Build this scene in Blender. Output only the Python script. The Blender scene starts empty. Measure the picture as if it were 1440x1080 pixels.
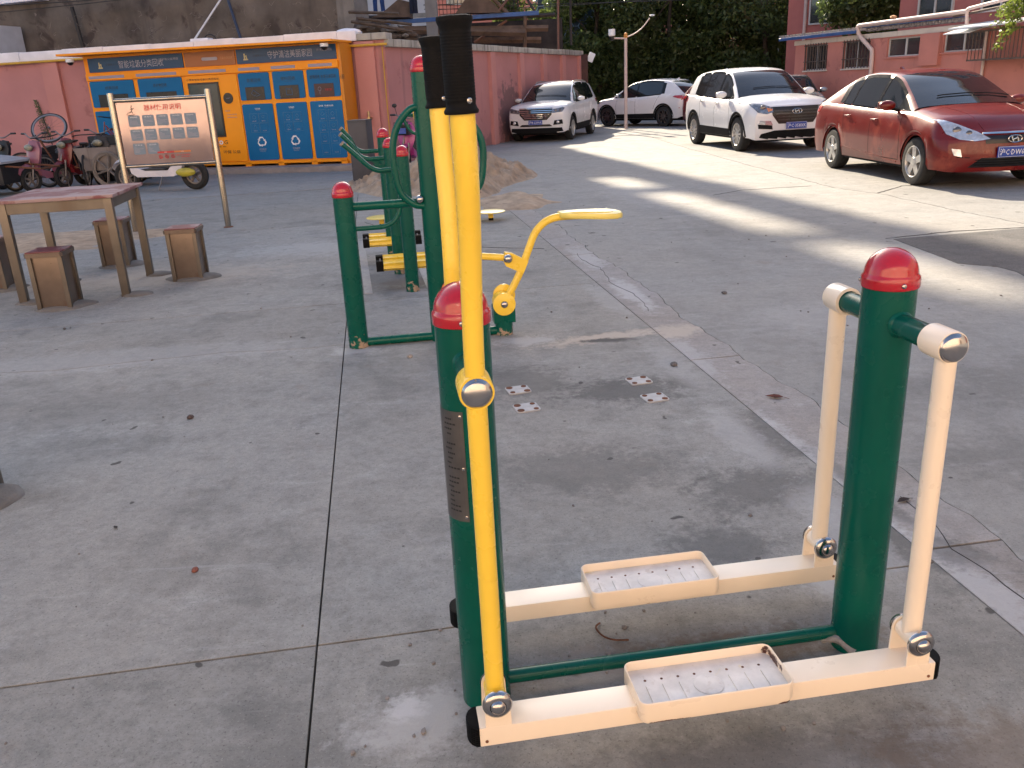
import bpy, bmesh, math, random
import numpy as np
from mathutils import Vector, Matrix
from mathutils.bvhtree import BVHTree
random.seed(7); np.random.seed(7)
S = bpy.context.scene
COL = S.collection
R = math.radians
# ------------------------------------------------------------------ camera
F, PITCH, ROLL, EYE = 1198.84, math.atan(418.792/1198.84), R(2.8076), 1.55
cam = bpy.data.cameras.new('camera'); co = bpy.data.objects.new('camera', cam); COL.objects.link(co)
cam.sensor_width = 36; cam.lens = 36*F/1440; cam.clip_start = .05; cam.clip_end = 600
fw = Vector((0, math.cos(PITCH), -math.sin(PITCH))); r0 = Vector((1, 0, 0)); u0 = Vector((0, math.sin(PITCH), math.cos(PITCH)))
cx = math.cos(ROLL)*r0-math.sin(ROLL)*u0; cy = math.sin(ROLL)*r0+math.cos(ROLL)*u0
co.matrix_world = Matrix(((cx.x, cy.x, -fw.x, 0), (cx.y, cy.y, -fw.y, 0), (cx.z, cy.z, -fw.z, EYE), (0, 0, 0, 1)))
S.camera = co
# ------------------------------------------------------------------ light
SUN_EL, SUN_AZ = R(30), R(-10.5)          # azimuth measured from +Y towards +X
w = bpy.data.worlds.new('World'); S.world = w; w.use_nodes = True
nt = w.node_tree; nt.nodes.clear()
sky = nt.nodes.new('ShaderNodeTexSky'); sky.sky_type = 'NISHITA'; sky.sun_disc = False
sky.sun_elevation = SUN_EL; sky.sun_rotation = SUN_AZ; sky.dust_density = 2.2; sky.air_density = 1.0
bg = nt.nodes.new('ShaderNodeBackground'); bg.inputs[1].default_value = .115
ow = nt.nodes.new('ShaderNodeOutputWorld'); nt.links.new(sky.outputs[0], bg.inputs[0]); nt.links.new(bg.outputs[0], ow.inputs[0])
sl = bpy.data.lights.new('sun', 'SUN'); sl.energy = 5.0; sl.angle = R(.6); sl.color = (1, .86, .66)
so = bpy.data.objects.new('sun', sl); COL.objects.link(so)
sd = Vector((math.sin(SUN_AZ)*math.cos(SUN_EL), math.cos(SUN_AZ)*math.cos(SUN_EL), math.sin(SUN_EL)))
so.rotation_euler = sd.to_track_quat('Z', 'Y').to_euler(); so.location = (0, 0, 40)
S.view_settings.view_transform = 'Standard'; S.view_settings.look = 'None'
S.view_settings.exposure = 1.45; S.view_settings.gamma = 1
# ------------------------------------------------------------------ materials
def M(name, col, rough=.6, metal=0, var=.12, vs=6, bump=0, bs=60, coat=0, stain=None, streak=None, low=None, tr=0, emit=0, rnd=0, spec=.5, spots=None, sc=14):
    """procedural principled material; stain/streak = (colour, threshold, scale); low = (colour, height, threshold, scale)"""
    m = bpy.data.materials.new(name); m.use_nodes = True; t = m.node_tree; N = t.nodes; L = t.links
    p = N['Principled BSDF']; p.inputs['Roughness'].default_value = rough; p.inputs['Metallic'].default_value = metal
    p.inputs['Specular IOR Level'].default_value = spec
    p.inputs['Coat Weight'].default_value = coat; p.inputs['Coat Roughness'].default_value = .06
    tc = N.new('ShaderNodeTexCoord'); o = tc.outputs['Object']
    def noise(sc, det=5, ro=.55, vec=None, dist=0):
        n = N.new('ShaderNodeTexNoise'); n.inputs['Scale'].default_value = sc; n.inputs['Detail'].default_value = det
        n.inputs['Roughness'].default_value = ro; n.inputs['Distortion'].default_value = dist
        L.new(vec or o, n.inputs['Vector']); return n.outputs['Fac']
    def ramp(f, a, b):
        n = N.new('ShaderNodeMapRange'); n.inputs[1].default_value = a; n.inputs[2].default_value = b; L.new(f, n.inputs[0]); return n.outputs[0]
    def mix(f, a, b):
        n = N.new('ShaderNodeMix'); n.data_type = 'RGBA'
        for v, i in ((f, 0), (a, 6), (b, 7)):
            if hasattr(v, 'links'): L.new(v, n.inputs[i])
            elif i == 0: n.inputs[0].default_value = v
            else: n.inputs[i].default_value = (*v[:3], 1)
        return n.outputs[2]
    def math_(op, a, b):
        n = N.new('ShaderNodeMath'); n.operation = op
        for v, i in ((a, 0), (b, 1)):
            if hasattr(v, 'links'): L.new(v, n.inputs[i])
            else: n.inputs[i].default_value = v
        return n.outputs[0]
    lo = tuple(c*(1-var) for c in col); hi = tuple(min(1, c*(1+var)) for c in col)
    nf = ramp(noise(vs), .3, .7)
    if rnd:
        oi = N.new('ShaderNodeObjectInfo'); nf = math_('ADD', math_('MULTIPLY', nf, 1-rnd), math_('MULTIPLY', oi.outputs['Random'], rnd))
    c = mix(nf, lo, hi)
    if stain:
        for (sc_, th, s) in (stain if isinstance(stain, list) else [stain]):
            c = mix(ramp(noise(s, 8, .62, dist=.4), th, th+.07), c, sc_)
    if streak:
        mp = N.new('ShaderNodeMapping'); mp.inputs['Scale'].default_value = (1, 1, .07); L.new(o, mp.inputs[0])
        c = mix(math_('MULTIPLY', ramp(noise(streak[2], 6, .6, mp.outputs[0]), streak[1], streak[1]+.16), .7), c, streak[0])
    if low:
        sx = N.new('ShaderNodeSeparateXYZ'); L.new(o, sx.inputs[0])
        h = ramp(sx.outputs[2], low[1], 0.0)
        f = ramp(math_('ADD', noise(low[3], 7, .65), math_('MULTIPLY', h, .28)), low[2], low[2]+.03)
        f = math_('MULTIPLY', f, ramp(sx.outputs[2], low[1], low[1]*.8))
        c = mix(f, c, low[0])
    if spots:      # worn marks at known places: (x, y, z, (rx, ry, rz), colour, strength)
        nz = noise(sc*3, 7, .7)
        for (x_, y_, z_, rr_, sc_, st_) in spots:
            mp = N.new('ShaderNodeMapping'); mp.vector_type = 'POINT'; mp.inputs['Location'].default_value = (-x_/rr_[0], -y_/rr_[1], -z_/rr_[2]); mp.inputs['Scale'].default_value = (1/rr_[0], 1/rr_[1], 1/rr_[2]); L.new(o, mp.inputs[0])
            vl = N.new('ShaderNodeVectorMath'); vl.operation = 'LENGTH'; L.new(mp.outputs[0], vl.inputs[0])
            c = mix(math_('MULTIPLY', ramp(math_('ADD', vl.outputs['Value'], math_('MULTIPLY', math_('SUBTRACT', nz, .5), -3.2)), 1.0, .75), st_), c, sc_)
    L.new(c, p.inputs['Base Color'])
    L.new(math_('ADD', math_('MULTIPLY', noise(vs*3, 4), .18), rough-.09), p.inputs['Roughness'])
    if bump:
        b = N.new('ShaderNodeBump'); b.inputs['Strength'].default_value = bump; b.inputs['Distance'].default_value = .01
        L.new(noise(bs, 8, .65), b.inputs['Height']); L.new(b.outputs[0], p.inputs['Normal'])
    if tr:
        p.inputs['Transmission Weight'].default_value = 0
        d = N.new('ShaderNodeBsdfTranslucent'); L.new(c, d.inputs[0]); ms = N.new('ShaderNodeMixShader'); ms.inputs[0].default_value = tr
        L.new(p.outputs[0], ms.inputs[1]); L.new(d.outputs[0], ms.inputs[2]); L.new(ms.outputs[0], N['Material Output'].inputs[0])
    if emit:
        L.new(c, p.inputs['Emission Color']); p.inputs['Emission Strength'].default_value = emit
    return m

def ground_mat(name, base, warm, dark, light, sc=1.0, speck=.5, tone=.25, pats=()):
    m = bpy.data.materials.new(name); m.use_nodes = True; t = m.node_tree; N = t.nodes; L = t.links; p = N['Principled BSDF']
    tc = N.new('ShaderNodeTexCoord'); o = tc.outputs['Object']
    def noise(s, det=6, ro=.6, dist=0, vec=None, off=0):
        n = N.new('ShaderNodeTexNoise'); n.inputs['Scale'].default_value = s; n.inputs['Detail'].default_value = det
        n.inputs['Roughness'].default_value = ro; n.inputs['Distortion'].default_value = dist
        v = N.new('ShaderNodeMapping'); v.inputs['Location'].default_value = (off, off*.7, 0); L.new(vec or o, v.inputs[0]); L.new(v.outputs[0], n.inputs['Vector']); return n.outputs['Fac']
    def ramp(f, a, b, c=0., d=1.):
        n = N.new('ShaderNodeMapRange'); n.inputs[1].default_value = a; n.inputs[2].default_value = b; n.inputs[3].default_value = c; n.inputs[4].default_value = d; L.new(f, n.inputs[0]); return n.outputs[0]
    def mix(f, a, b):
        n = N.new('ShaderNodeMix'); n.data_type = 'RGBA'
        for v, i in ((f, 0), (a, 6), (b, 7)):
            if hasattr(v, 'links'): L.new(v, n.inputs[i])
            elif i == 0: n.inputs[0].default_value = v
            else: n.inputs[i].default_value = (*v[:3], 1)
        return n.outputs[2]
    c = mix(ramp(noise(.45*sc, 5, .55), .35, .65), base, warm)
    c = mix(ramp(noise(1.1*sc, 11, .74, .12, off=11), .50, .68, 0, .62), c, dark)
    c = mix(ramp(noise(2.3*sc, 12, .78, .15, off=23), .55, .70, 0, .55), c, light)
    c = mix(ramp(noise(6*sc, 12, .8, .1, off=31), .48, .66, 0, .55), c, dark)
    c = mix(ramp(noise(3.1*sc, 8, .7, .2, off=71), .60, .74, 0, .30), c, (.21, .13, .085))
    c = mix(ramp(noise(26*sc, 10, .85, 0, off=37), .42, .62, 0, .42), c, dark)
    st = N.new('ShaderNodeMapping'); st.inputs['Rotation'].default_value = (0, 0, R(-25)); st.inputs['Scale'].default_value = (1.2, 9, 1); L.new(o, st.inputs[0])
    c = mix(ramp(noise(1.0*sc, 9, .7, .3, st.outputs[0], 5), .60, .70, 0, .35), c, light)
    c = mix(ramp(noise(110, 4, .8, 0, off=3), .56, .68, 0, speck*.75), c, (.05, .048, .045))
    c = mix(ramp(noise(140, 4, .8, 0, off=8), .58, .70, 0, speck*.6), c, (.50, .48, .45))
    c = mix(ramp(noise(9, 2, .4, 0, off=43), .73, .75, 0, .8), c, (.04, .037, .035))
    if pats:
        na = noise(7, 9, .72, .3, off=91); nb = noise(30, 8, .75, .2, off=57)
        for (x_, y_, rx, ry, ro, col_, st_) in pats:
            m1 = N.new('ShaderNodeMapping'); m1.inputs['Location'].default_value = (-x_, -y_, 0); L.new(o, m1.inputs[0])
            m2 = N.new('ShaderNodeMapping'); m2.inputs['Rotation'].default_value = (0, 0, -ro); L.new(m1.outputs[0], m2.inputs[0])
            m3 = N.new('ShaderNodeMapping'); m3.inputs['Scale'].default_value = (1/rx, 1/ry, 0); L.new(m2.outputs[0], m3.inputs[0])
            vl = N.new('ShaderNodeVectorMath'); vl.operation = 'LENGTH'; L.new(m3.outputs[0], vl.inputs[0])
            def mm(op, a, b):
                q = N.new('ShaderNodeMath'); q.operation = op
                for v, i in ((a, 0), (b, 1)):
                    if hasattr(v, 'links'): L.new(v, q.inputs[i])
                    else: q.inputs[i].default_value = v
                return q.outputs[0]
            f = mm('ADD', vl.outputs['Value'], mm('ADD', mm('MULTIPLY', mm('SUBTRACT', na, .5), -2.6), mm('MULTIPLY', mm('SUBTRACT', nb, .5), -1.6)))
            c = mix(mm('MULTIPLY', ramp(f, 1.15, .55), st_), c, col_)
    oi = N.new('ShaderNodeObjectInfo')
    hv = N.new('ShaderNodeHueSaturation'); L.new(c, hv.inputs['Color']); L.new(ramp(oi.outputs['Random'], 0, 1, 1-tone*.5, 1+tone*.5), hv.inputs['Value'])
    L.new(hv.outputs[0], p.inputs['Base Color'])
    L.new(ramp(noise(3, 6, .6, off=2), .3, .7, .78, .96), p.inputs['Roughness']); p.inputs['Specular IOR Level'].default_value = .3
    b = N.new('ShaderNodeBump'); b.inputs['Strength'].default_value = .6; b.inputs['Distance'].default_value = .006
    L.new(noise(60, 12, .85, .1), b.inputs['Height'])
    b2 = N.new('ShaderNodeBump'); b2.inputs['Strength'].default_value = .3; b2.inputs['Distance'].default_value = .03
    L.new(noise(2.2, 6, .6, .2), b2.inputs['Height']); L.new(b.outputs[0], b2.inputs['Normal']); L.new(b2.outputs[0], p.inputs['Normal'])
    return m

PL, DK, BR, WH = (.40, .395, .39), (.095, .093, .09), (.15, .105, .07), (.50, .50, .51)
PATS = [(-.27, 1.82, .20, .13, .4, PL, .75), (-.33, 1.86, .06, .06, 0, WH, .6), (.60, 5.26, .45, .10, .25, (.46, .40, .34), .9), (-.98, 5.24, .16, .11, 0, PL, .85), (.10, 5.26, .22, .11, 0, PL, .85), (-.74, 6.86, .22, .13, 0, PL, .85), (1.0, 2.35, .12, .10, .3, PL, .7),
        (.62, 5.19, .20, .045, 0, DK, 1), (.62, 4.25, .38, .22, .1, DK, .75), (.05, 4.45, .30, .30, .2, DK, .55), (.95, 3.05, .28, .18, .4, DK, .62), (.70, 2.62, .22, .16, .2, DK, .6), (1.25, 3.6, .25, .3, .2, DK, .6), (1.35, 2.6, .2, .3, .1, DK, .6), (.30, 3.3, .5, .25, 0, DK, .45),
        (.50, 2.03, .50, .09, .13, BR, .8), (.55, 1.55, .5, .2, .1, DK, .5), (1.1, 1.55, .3, .2, .1, BR, .5), (-.75, 7.2, .35, .25, .1, BR, .5), (-1.0, 7.3, .5, .6, .1, DK, .5), (-2.6, 5.3, 1.6, .25, .1, PL, .35), (-1.6, 9.2, 1.4, .5, 0, PL, .4), (-2.2, 4.4, .9, .35, .2, DK, .25), (.2, 1.95, .14, .1, 0, PL, .5), (-3.2, 8.0, 1.2, .5, .1, (.40, .35, .30), .45), (1.02, 3.6, .10, .4, .14, PL, .55), (1.16, 2.7, .12, .35, .14, PL, .55), (.93, 4.7, .10, .5, .14, PL, .4), (.75, 6.3, .1, .6, .14, PL, .4)]
PATM = [(1.22, 3.3, .10, .5, .14, WH, .5), (1.38, 2.35, .14, .45, .2, WH, .65), (1.06, 4.8, .08, .5, .14, WH, .35), (1.45, 2.5, .10, .12, .2, DK, .6), (.95, 6.4, .1, .6, .14, WH, .5), (.75, 8.0, .12, .6, .14, WH, .4), (1.35, 3.0, .05, .4, .2, DK, .6), (1.08, 5.3, .2, .16, .1, (.46, .40, .34), .8)]
PATR = [(1.55, 2.4, .12, .5, .16, PL, .7), (2.2, 5.5, .8, .4, .2, PL, .35), (2.5, 9.0, .9, .8, .1, DK, .2), (2.0, 12.5, .6, 1.6, .1, PL, .35), (2.9, 4.2, .9, .3, .3, DK, .3), (2.2, 3.2, .5, .3, .2, DK, .3), (3.5, 7.2, .8, .5, 0, PL, .3)]
m_slab = ground_mat('worn_concrete', (.305, .305, .292), (.31, .29, .26), (.135, .134, .128), (.44, .44, .43), 1.0, 1.0, .16, PATS)
m_road = ground_mat('road_concrete', (.308, .308, .30), (.315, .30, .275), (.175, .172, .166), (.41, .405, .40), .8, .8, .16, PATR)
m_mortar = ground_mat('pale_mortar', (.33, .32, .32), (.32, .29, .265), (.18, .17, .16), (.48, .475, .49), 2.2, .6, .16, PATM)
m_asph = ground_mat('asphalt', (.10, .098, .098), (.13, .12, .115), (.05, .05, .05), (.22, .21, .2), 3, 1.0)
m_crack = M('dark_joint_dirt', (.035, .032, .032), .95, var=.4, vs=30, bump=.5)
m_sand = M('damp_sand', (.36, .27, .19), .95, var=.3, vs=6, bump=.8, bs=40, stain=((.2, .15, .11), .6, 7))
m_green = M('green_paint', (.0, .078, .056), .26, var=.12, vs=3, coat=.0, spec=.3, stain=[((.03, .12, .09), .66, 5), ((.25, .28, .24), .755, 45)])
m_greenc = M('green_paint_chipped', (.0, .078, .056), .28, var=.12, vs=3, coat=.0, spec=.3, low=((.34, .25, .18), .20, .75, 24))
m_red = M('red_plastic_cap', (.40, .008, .02), .2, var=.12, vs=4, coat=.5)
m_yel = M('yellow_paint', (.88, .60, .055), .28, var=.05, vs=3, coat=.25, stain=[((.76, .45, .03), .68, 6), ((.30, .14, .02), .745, 38)])
m_yelL = M('pale_yellow_plastic', (.80, .66, .16), .3, var=.06, vs=6, coat=.2)
m_cream = M('cream_paint', (.86, .74, .59), .3, var=.05, vs=3, coat=.15, stain=[((.76, .62, .45), .66, 6), ((.30, .14, .06), .735, 42)])
m_creamd = M('cream_paint_rusty', (.82, .72, .58), .34, var=.05, vs=4, coat=.15, stain=[((.66, .54, .38), .64, 9), ((.12, .035, .012), .735, 7)])
m_creamt = M('cream_tray_paint', (.86, .74, .59), .3, var=.05, vs=3, coat=.15, stain=[((.72, .58, .40), .64, 8), ((.30, .14, .06), .735, 42)], spots=[(.712, -.20, .150, (.012, .045, .016), (.07, .022, .012), 1), (.700, -.318, .109, (.035, .01, .006), (.06, .02, .01), 1), (.40, -.318, .108, (.06, .01, .0035), (.12, .045, .02), 1), (.335, -.27, .115, (.012, .03, .01), (.5, .28, .12), .6), (.345, .155, .100, (.012, .01, .016), (.22, .09, .03), 1), (.50, .155, .100, (.02, .01, .008), (.3, .13, .05), .9)])
m_tray = M('dusty_white_tray', (.70, .66, .62), .6, var=.14, vs=18, stain=[((.62, .57, .52), .58, 30), ((.70, .60, .36), .68, 12)])
m_black = M('black_rubber', (.0045, .0047, .0055), .72, var=.3, vs=20, bump=.12, bs=120, spec=.14)
m_steel = M('polished_steel', (.46, .44, .43), .19, 1, var=.1, vs=4)
m_steels = M('brushed_steel_tube', (.40, .37, .32), .2, 1, var=.14, vs=2, streak=((.3, .24, .18), .5, 9))
m_rust = M('rust', (.13, .05, .025), .9, var=.4, vs=30, bump=.4)
m_plate = M('etched_metal_plate', (.16, .15, .145), .35, .8, var=.15, vs=12)
m_inkd = M('dark_print', (.02, .02, .022), .5, var=.1)
m_inkw = M('white_print', (.75, .77, .8), .5, var=.04)
m_inkg = M('grey_print', (.32, .32, .40), .5, var=.04)
m_inkr = M('red_print', (.5, .015, .02), .5, var=.05)

# ------------------------------------------------------------------ geometry helper
class B:
    def __init__(s): s.b = bmesh.new()
    def box(s, x0, x1, y0, y1, z0, z1, rot=None, bev=0):
        r = bmesh.ops.create_cube(s.b, size=1)['verts']
        for v in r: v.co = Vector(((x0+x1)/2+v.co.x*(x1-x0), (y0+y1)/2+v.co.y*(y1-y0), (z0+z1)/2+v.co.z*(z1-z0)))
        if bev:
            es = list({e for v in r for e in v.link_edges}); q = bmesh.ops.bevel(s.b, geom=es, offset=bev, segments=2, affect='EDGES', profile=.7)
            r = list({v for f in q['faces'] for v in f.verts} | {v for v in r if v.is_valid})
        if rot is not None:
            for v in r: v.co = rot @ v.co
        return s
    def tube(s, pts, rad, n=14, caps=True):
        pts = [Vector(p) for p in pts]; k = len(pts)
        rad = rad if isinstance(rad, (list, tuple)) else [rad]*k
        T = []
        for i in range(k):
            a = pts[max(0, i-1)]; c = pts[min(k-1, i+1)]; T.append((c-a).normalized())
        up = Vector((0, 0, 1)) if abs(T[0].z) < .9 else Vector((1, 0, 0))
        nrm = (up-T[0]*up.dot(T[0])).normalized(); rings = []
        for i in range(k):
            nrm = (nrm-T[i]*nrm.dot(T[i])).normalized(); bn = T[i].cross(nrm)
            sc = 1.0
            rings.append([s.b.verts.new(pts[i]+(nrm*math.cos(2*math.pi*j/n)+bn*math.sin(2*math.pi*j/n))*rad[i]*sc) for j in range(n)])
        for i in range(k-1):
            for j in range(n): s.b.faces.new((rings[i][j], rings[i][(j+1) % n], rings[i+1][(j+1) % n], rings[i+1][j]))
        if caps: s.b.faces.new(rings[0][::-1]); s.b.faces.new(rings[-1])
        return s
    def cyl(s, p, q, r, r2=None, n=20): return s.tube([p, q], [r, r if r2 is None else r2], n)
    def lathe(s, prof, o=(0, 0, 0), ax=(0, 0, 1), n=28):
        """prof = [(radius, height)] about axis ax from o"""
        o = Vector(o); ax = Vector(ax).normalized(); u = Vector((0, 0, 1)) if abs(ax.z) < .9 else Vector((1, 0, 0))
        u = (u-ax*u.dot(ax)).normalized(); v = ax.cross(u); rings = []
        for (r, h) in prof:
            if r < 1e-5: rings.append([s.b.verts.new(o+ax*h)])
            else: rings.append([s.b.verts.new(o+ax*h+(u*math.cos(2*math.pi*j/n)+v*math.sin(2*math.pi*j/n))*r) for j in range(n)])
        for a, c in zip(rings, rings[1:]):
            for j in range(n):
                if len(a) == 1 and len(c) == 1: continue
                if len(a) == 1: s.b.faces.new((a[0], c[j], c[(j+1) % n]))
                elif len(c) == 1: s.b.faces.new((a[j], a[(j+1) % n], c[0]))
                else: s.b.faces.new((a[j], a[(j+1) % n], c[(j+1) % n], c[j]))
        return s
    def prism(s, out, d, o=(0, 0, 0), X=(1, 0, 0), Y=(0, 0, 1)):
        """outline (x,y) in plane X,Y at o extruded by d along X x Y"""
        o = Vector(o); X = Vector(X); Y = Vector(Y); Z = X.cross(Y).normalized()
        a = [s.b.verts.new(o+X*x+Y*y) for x, y in out]; c = [s.b.verts.new(v.co+Z*d) for v in a]
        s.b.faces.new(a[::-1]); s.b.faces.new(c); n = len(a)
        for i in range(n): s.b.faces.new((a[i], a[(i+1) % n], c[(i+1) % n], c[i]))
        return s
    def face(s, pts): s.b.faces.new([s.b.verts.new(p) for p in pts]); return s
    def ico(s, p, r, sub=1, sq=(1, 1, 1), jit=0):
        q = bmesh.ops.create_icosphere(s.b, subdivisions=sub, radius=1)['verts']
        for v in q:
            k = 1+random.uniform(-jit, jit); v.co = Vector((p[0]+v.co.x*r*sq[0]*k, p[1]+v.co.y*r*sq[1]*k, p[2]+v.co.z*r*sq[2]*k))
        return s
    def done(s, name, m, parent=None, smooth=35, bev=0, kind=None, **tags):
        bm = s.b
        if bev: bmesh.ops.bevel(bm, geom=[e for e in bm.edges if e.is_manifold and e.calc_face_angle(0) > .6], offset=bev, segments=1, affect='EDGES')
        bmesh.ops.recalc_face_normals(bm, faces=bm.faces)
        if smooth:
            th = math.radians(smooth)
            for f in bm.faces: f.smooth = True
            for e in bm.edges: e.smooth = e.is_manifold and e.calc_face_angle(0) < th
        me = bpy.data.meshes.new(name); bm.to_mesh(me); bm.free()
        for q in (m if isinstance(m, (list, tuple)) else [m]): me.materials.append(q)
        return link(name, me, parent, kind, **tags)
def link(name, data, parent=None, kind=None, **tags):
    o = bpy.data.objects.new(name, data); COL.objects.link(o)
    if parent: o.parent = parent
    if kind: o['kind'] = kind
    for k, v in tags.items(): o[k] = v
    return o
def thing(name, label, cat, loc=(0, 0, 0), rz=0, group=None, sc=1):
    o = link(name, None); o.location = loc; o.rotation_euler = (0, 0, rz); o.scale = (sc,)*3
    o['label'] = label; o['category'] = cat
    if group: o['group'] = group
    return o
def copy_thing(o, loc, rz, label=None):
    r = o.copy(); COL.objects.link(r); r.location = loc; r.rotation_euler = (0, 0, rz)
    if label: r['label'] = label
    for c in list(o.children):
        d = c.copy(); COL.objects.link(d); d.parent = r
        for g in list(c.children):
            e = g.copy(); COL.objects.link(e); e.parent = d
    return r
def arc(c, r, a0, a1, n, X, Y):
    c = Vector(c); X = Vector(X); Y = Vector(Y)
    return [c+X*r*math.cos(a0+(a1-a0)*i/n)+Y*r*math.sin(a0+(a1-a0)*i/n) for i in range(n+1)]
def smoothpath(P, n=6):
    P = [Vector(p) for p in P]; out = []
    for i in range(len(P)-1):
        a = P[max(0, i-1)]; b = P[i]; c = P[i+1]; d = P[min(len(P)-1, i+2)]
        for j in range(n):
            t = j/n; out.append(.5*((2*b)+(c-a)*t+(2*a-5*b+4*c-d)*t*t+(3*b-a-3*c+d)*t**3))
    return out+[P[-1]]
def rrect(x0, x1, y0, y1, r, n=4):
    o = []
    for (cx_, cy_, a) in ((x1-r, y0+r, -90), (x1-r, y1-r, 0), (x0+r, y1-r, 90), (x0+r, y0+r, 180)):
        for i in range(n+1): t = R(a+90*i/n); o.append((cx_+r*math.cos(t), cy_+r*math.sin(t)))
    return o
_tcache = {}
def text(s, name, m, parent, x, y, z, h, width=None, rot=None, bold=0, align='C', thick=.002):
    """flat lettering mesh facing -Y of the parent; (x, z) is its centre, h the height of a character"""
    key = (s, bold)
    if key not in _tcache:
        cu = bpy.data.curves.new('lettering', 'FONT'); cu.body = s; cu.size = 1; cu.fill_mode = 'FRONT'; cu.offset = bold; cu.resolution_u = 1
        o = bpy.data.objects.new('lettering', cu); COL.objects.link(o); bpy.context.view_layer.update()
        me = bpy.data.meshes.new_from_object(o.evaluated_get(bpy.context.evaluated_depsgraph_get()))
        bpy.data.objects.remove(o); bpy.data.curves.remove(cu)
        n = len(me.vertices); a = np.empty(n*3); me.vertices.foreach_get('co', a); a = a.reshape(-1, 3); _tcache[key] = (me, a)
    me, a = _tcache[key]; me = me.copy(); lo = a.min(0); hi = a.max(0); sz = hi-lo
    k = h/sz[1]; kx = (width/sz[0]) if width else k
    q = np.empty_like(a); q[:, 0] = (a[:, 0]-(lo[0]+hi[0])/2)*kx; q[:, 1] = 0; q[:, 2] = (a[:, 1]-(lo[1]+hi[1])/2)*k
    me.vertices.foreach_set('co', q.ravel()); me.materials.clear(); me.materials.append(m); me.update()
    o = link(name, me, parent); o.location = (x, y, z)
    if rot is not None: o.rotation_euler = rot
    return o
# ------------------------------------------------------------------ ground
A8 = R(8.2); U = Vector((math.cos(A8), math.sin(A8), 0)); V = Vector((-math.sin(A8), math.cos(A8), 0))
def uv(u, v, z=0): return U*u+V*v+Vector((0, 0, z))
B().box(-150, 150, -60, 240, -.6, -.05).done('ground', m_road, kind='structure', smooth=0)
def jag(p, q, n, amp):
    p = Vector(p); q = Vector(q); d = (q-p); nn = Vector((-d.y, d.x)).normalized()
    return [p+d*i/n+(nn*random.uniform(-amp, amp) if 0 < i < n else nn*0) for i in range(n+1)]
pav = link('pavement', None); pav['kind'] = 'structure'
GR = random.Random(3)
def slab(name, poly, m, par, z0=-.055, z1=0.0):
    b = B(); n = len(poly)
    P = [(U*x+V*y) for x, y in poly]
    b.prism([(p.x, p.y) for p in P], z1-z0, (0, 0, z0), (1, 0, 0), (0, 1, 0))
    return b.done(name, m, par, smooth=0, bev=.004)
us = [-14.7, -11.1, -7.5, -3.9, -.306, 1.70]; g = .005
vs = [-6.66, -2.22, 2.223, 6.667, 11.1, 15.5]
for i in range(5):
    for j in range(5):
        u_0, u_1, v_0, v_1 = us[i]+g*.7, us[i+1]-g*(.7 if i < 4 else .3), vs[j]+g*.85, vs[j+1]-g*.85
        if i < 4 and j == 2:      # the left bay has broken across along a rough line
            cut = [(u_0+(u_1-u_0)*k/14, 5.50+.05*math.sin(k*1.1+i)+GR.uniform(-.03, .03)) for k in range(15)]
            slab('slab', [(u_0, v_0), (u_1, v_0)]+[(a, b-.004) for a, b in cut[::-1]], m_slab, pav)
            slab('slab', [(a, b+.004) for a, b in cut]+[(u_1, v_1), (u_0, v_1)], m_slab, pav)
        else: slab('slab', [(u_0, v_0), (u_1, v_0), (u_1, v_1), (u_0, v_1)], m_slab, pav)
# dirt lying at the bottom of the joints
b = B()
for u in us[1:5]: b.box(u-.02, u+.02, -6, 15.5, -.05, -.035, Matrix.Rotation(A8, 4, 'Z'))
for v in vs[1:5]: b.box(-14, 1.7, v-.02, v+.02, -.05, -.034, Matrix.Rotation(A8, 4, 'Z'))
for v in (2.223, 6.667): b.box(-14.7, 1.69, v-.02, v+.02, -.05, -.033, Matrix.Rotation(A8, 4, 'Z'))
b.done('joint_dirt', m_crack, pav, smooth=0)
# pale mortar strip between the pavement and the road, with its broken line
def ribbon(pts, w0, w1, z, name, m, kind='structure', par=None, thick=.012):
    """pts: centre points; w0, w1 ragged half widths"""
    b = B(); L_, R_ = [], []
    for i, p in enumerate(pts):
        a = pts[max(0, i-1)]; c = pts[min(len(pts)-1, i+1)]; d = (c-a).normalized(); n = Vector((-d.y, d.x, 0))
        L_.append(p+n*w0(i)); R_.append(p-n*w1(i))
    up = [b.b.verts.new(Vector((p.x, p.y, z))) for p in L_], [b.b.verts.new(Vector((p.x, p.y, z))) for p in R_]
    dn = [b.b.verts.new(Vector((p.x, p.y, z-thick))) for p in L_], [b.b.verts.new(Vector((p.x, p.y, z-thick))) for p in R_]
    for i in range(len(pts)-1):
        b.b.faces.new((up[0][i], up[1][i], up[1][i+1], up[0][i+1]))
        b.b.faces.new((up[0][i], up[0][i+1], dn[0][i+1], dn[0][i])); b.b.faces.new((up[1][i], dn[1][i], dn[1][i+1], up[1][i+1]))
    return b.done(name, m, par, smooth=0, kind=kind)
E1 = [uv(1.70+.0*i, -6+i*.12) for i in range(180)]
def EF(v): return 2.01+.02*math.sin(v*2.1)+.014*math.sin(v*5.3+1)+.01*math.sin(v*13.7)+.006*math.sin(v*31)
# strip slabs: broken pieces of the strip
k = 0
vv = -6.0
while vv < 15.4:
    ln = GR.choice((2.2, 2.9, 1.6, 3.4)); v2 = min(vv+ln, 15.5)
    n = int((v2-vv)/.06)+2; L_ = [(1.703, vv+.006+(v2-vv-.012)*q/n) for q in range(n+1)]
    R_ = [(EF(b_)-.003, b_) for q, (a_, b_) in enumerate(L_)]
    slab('mortar_strip', L_[::-1]+R_, m_mortar, pav, -.054, .002)
    vv = v2
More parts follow.
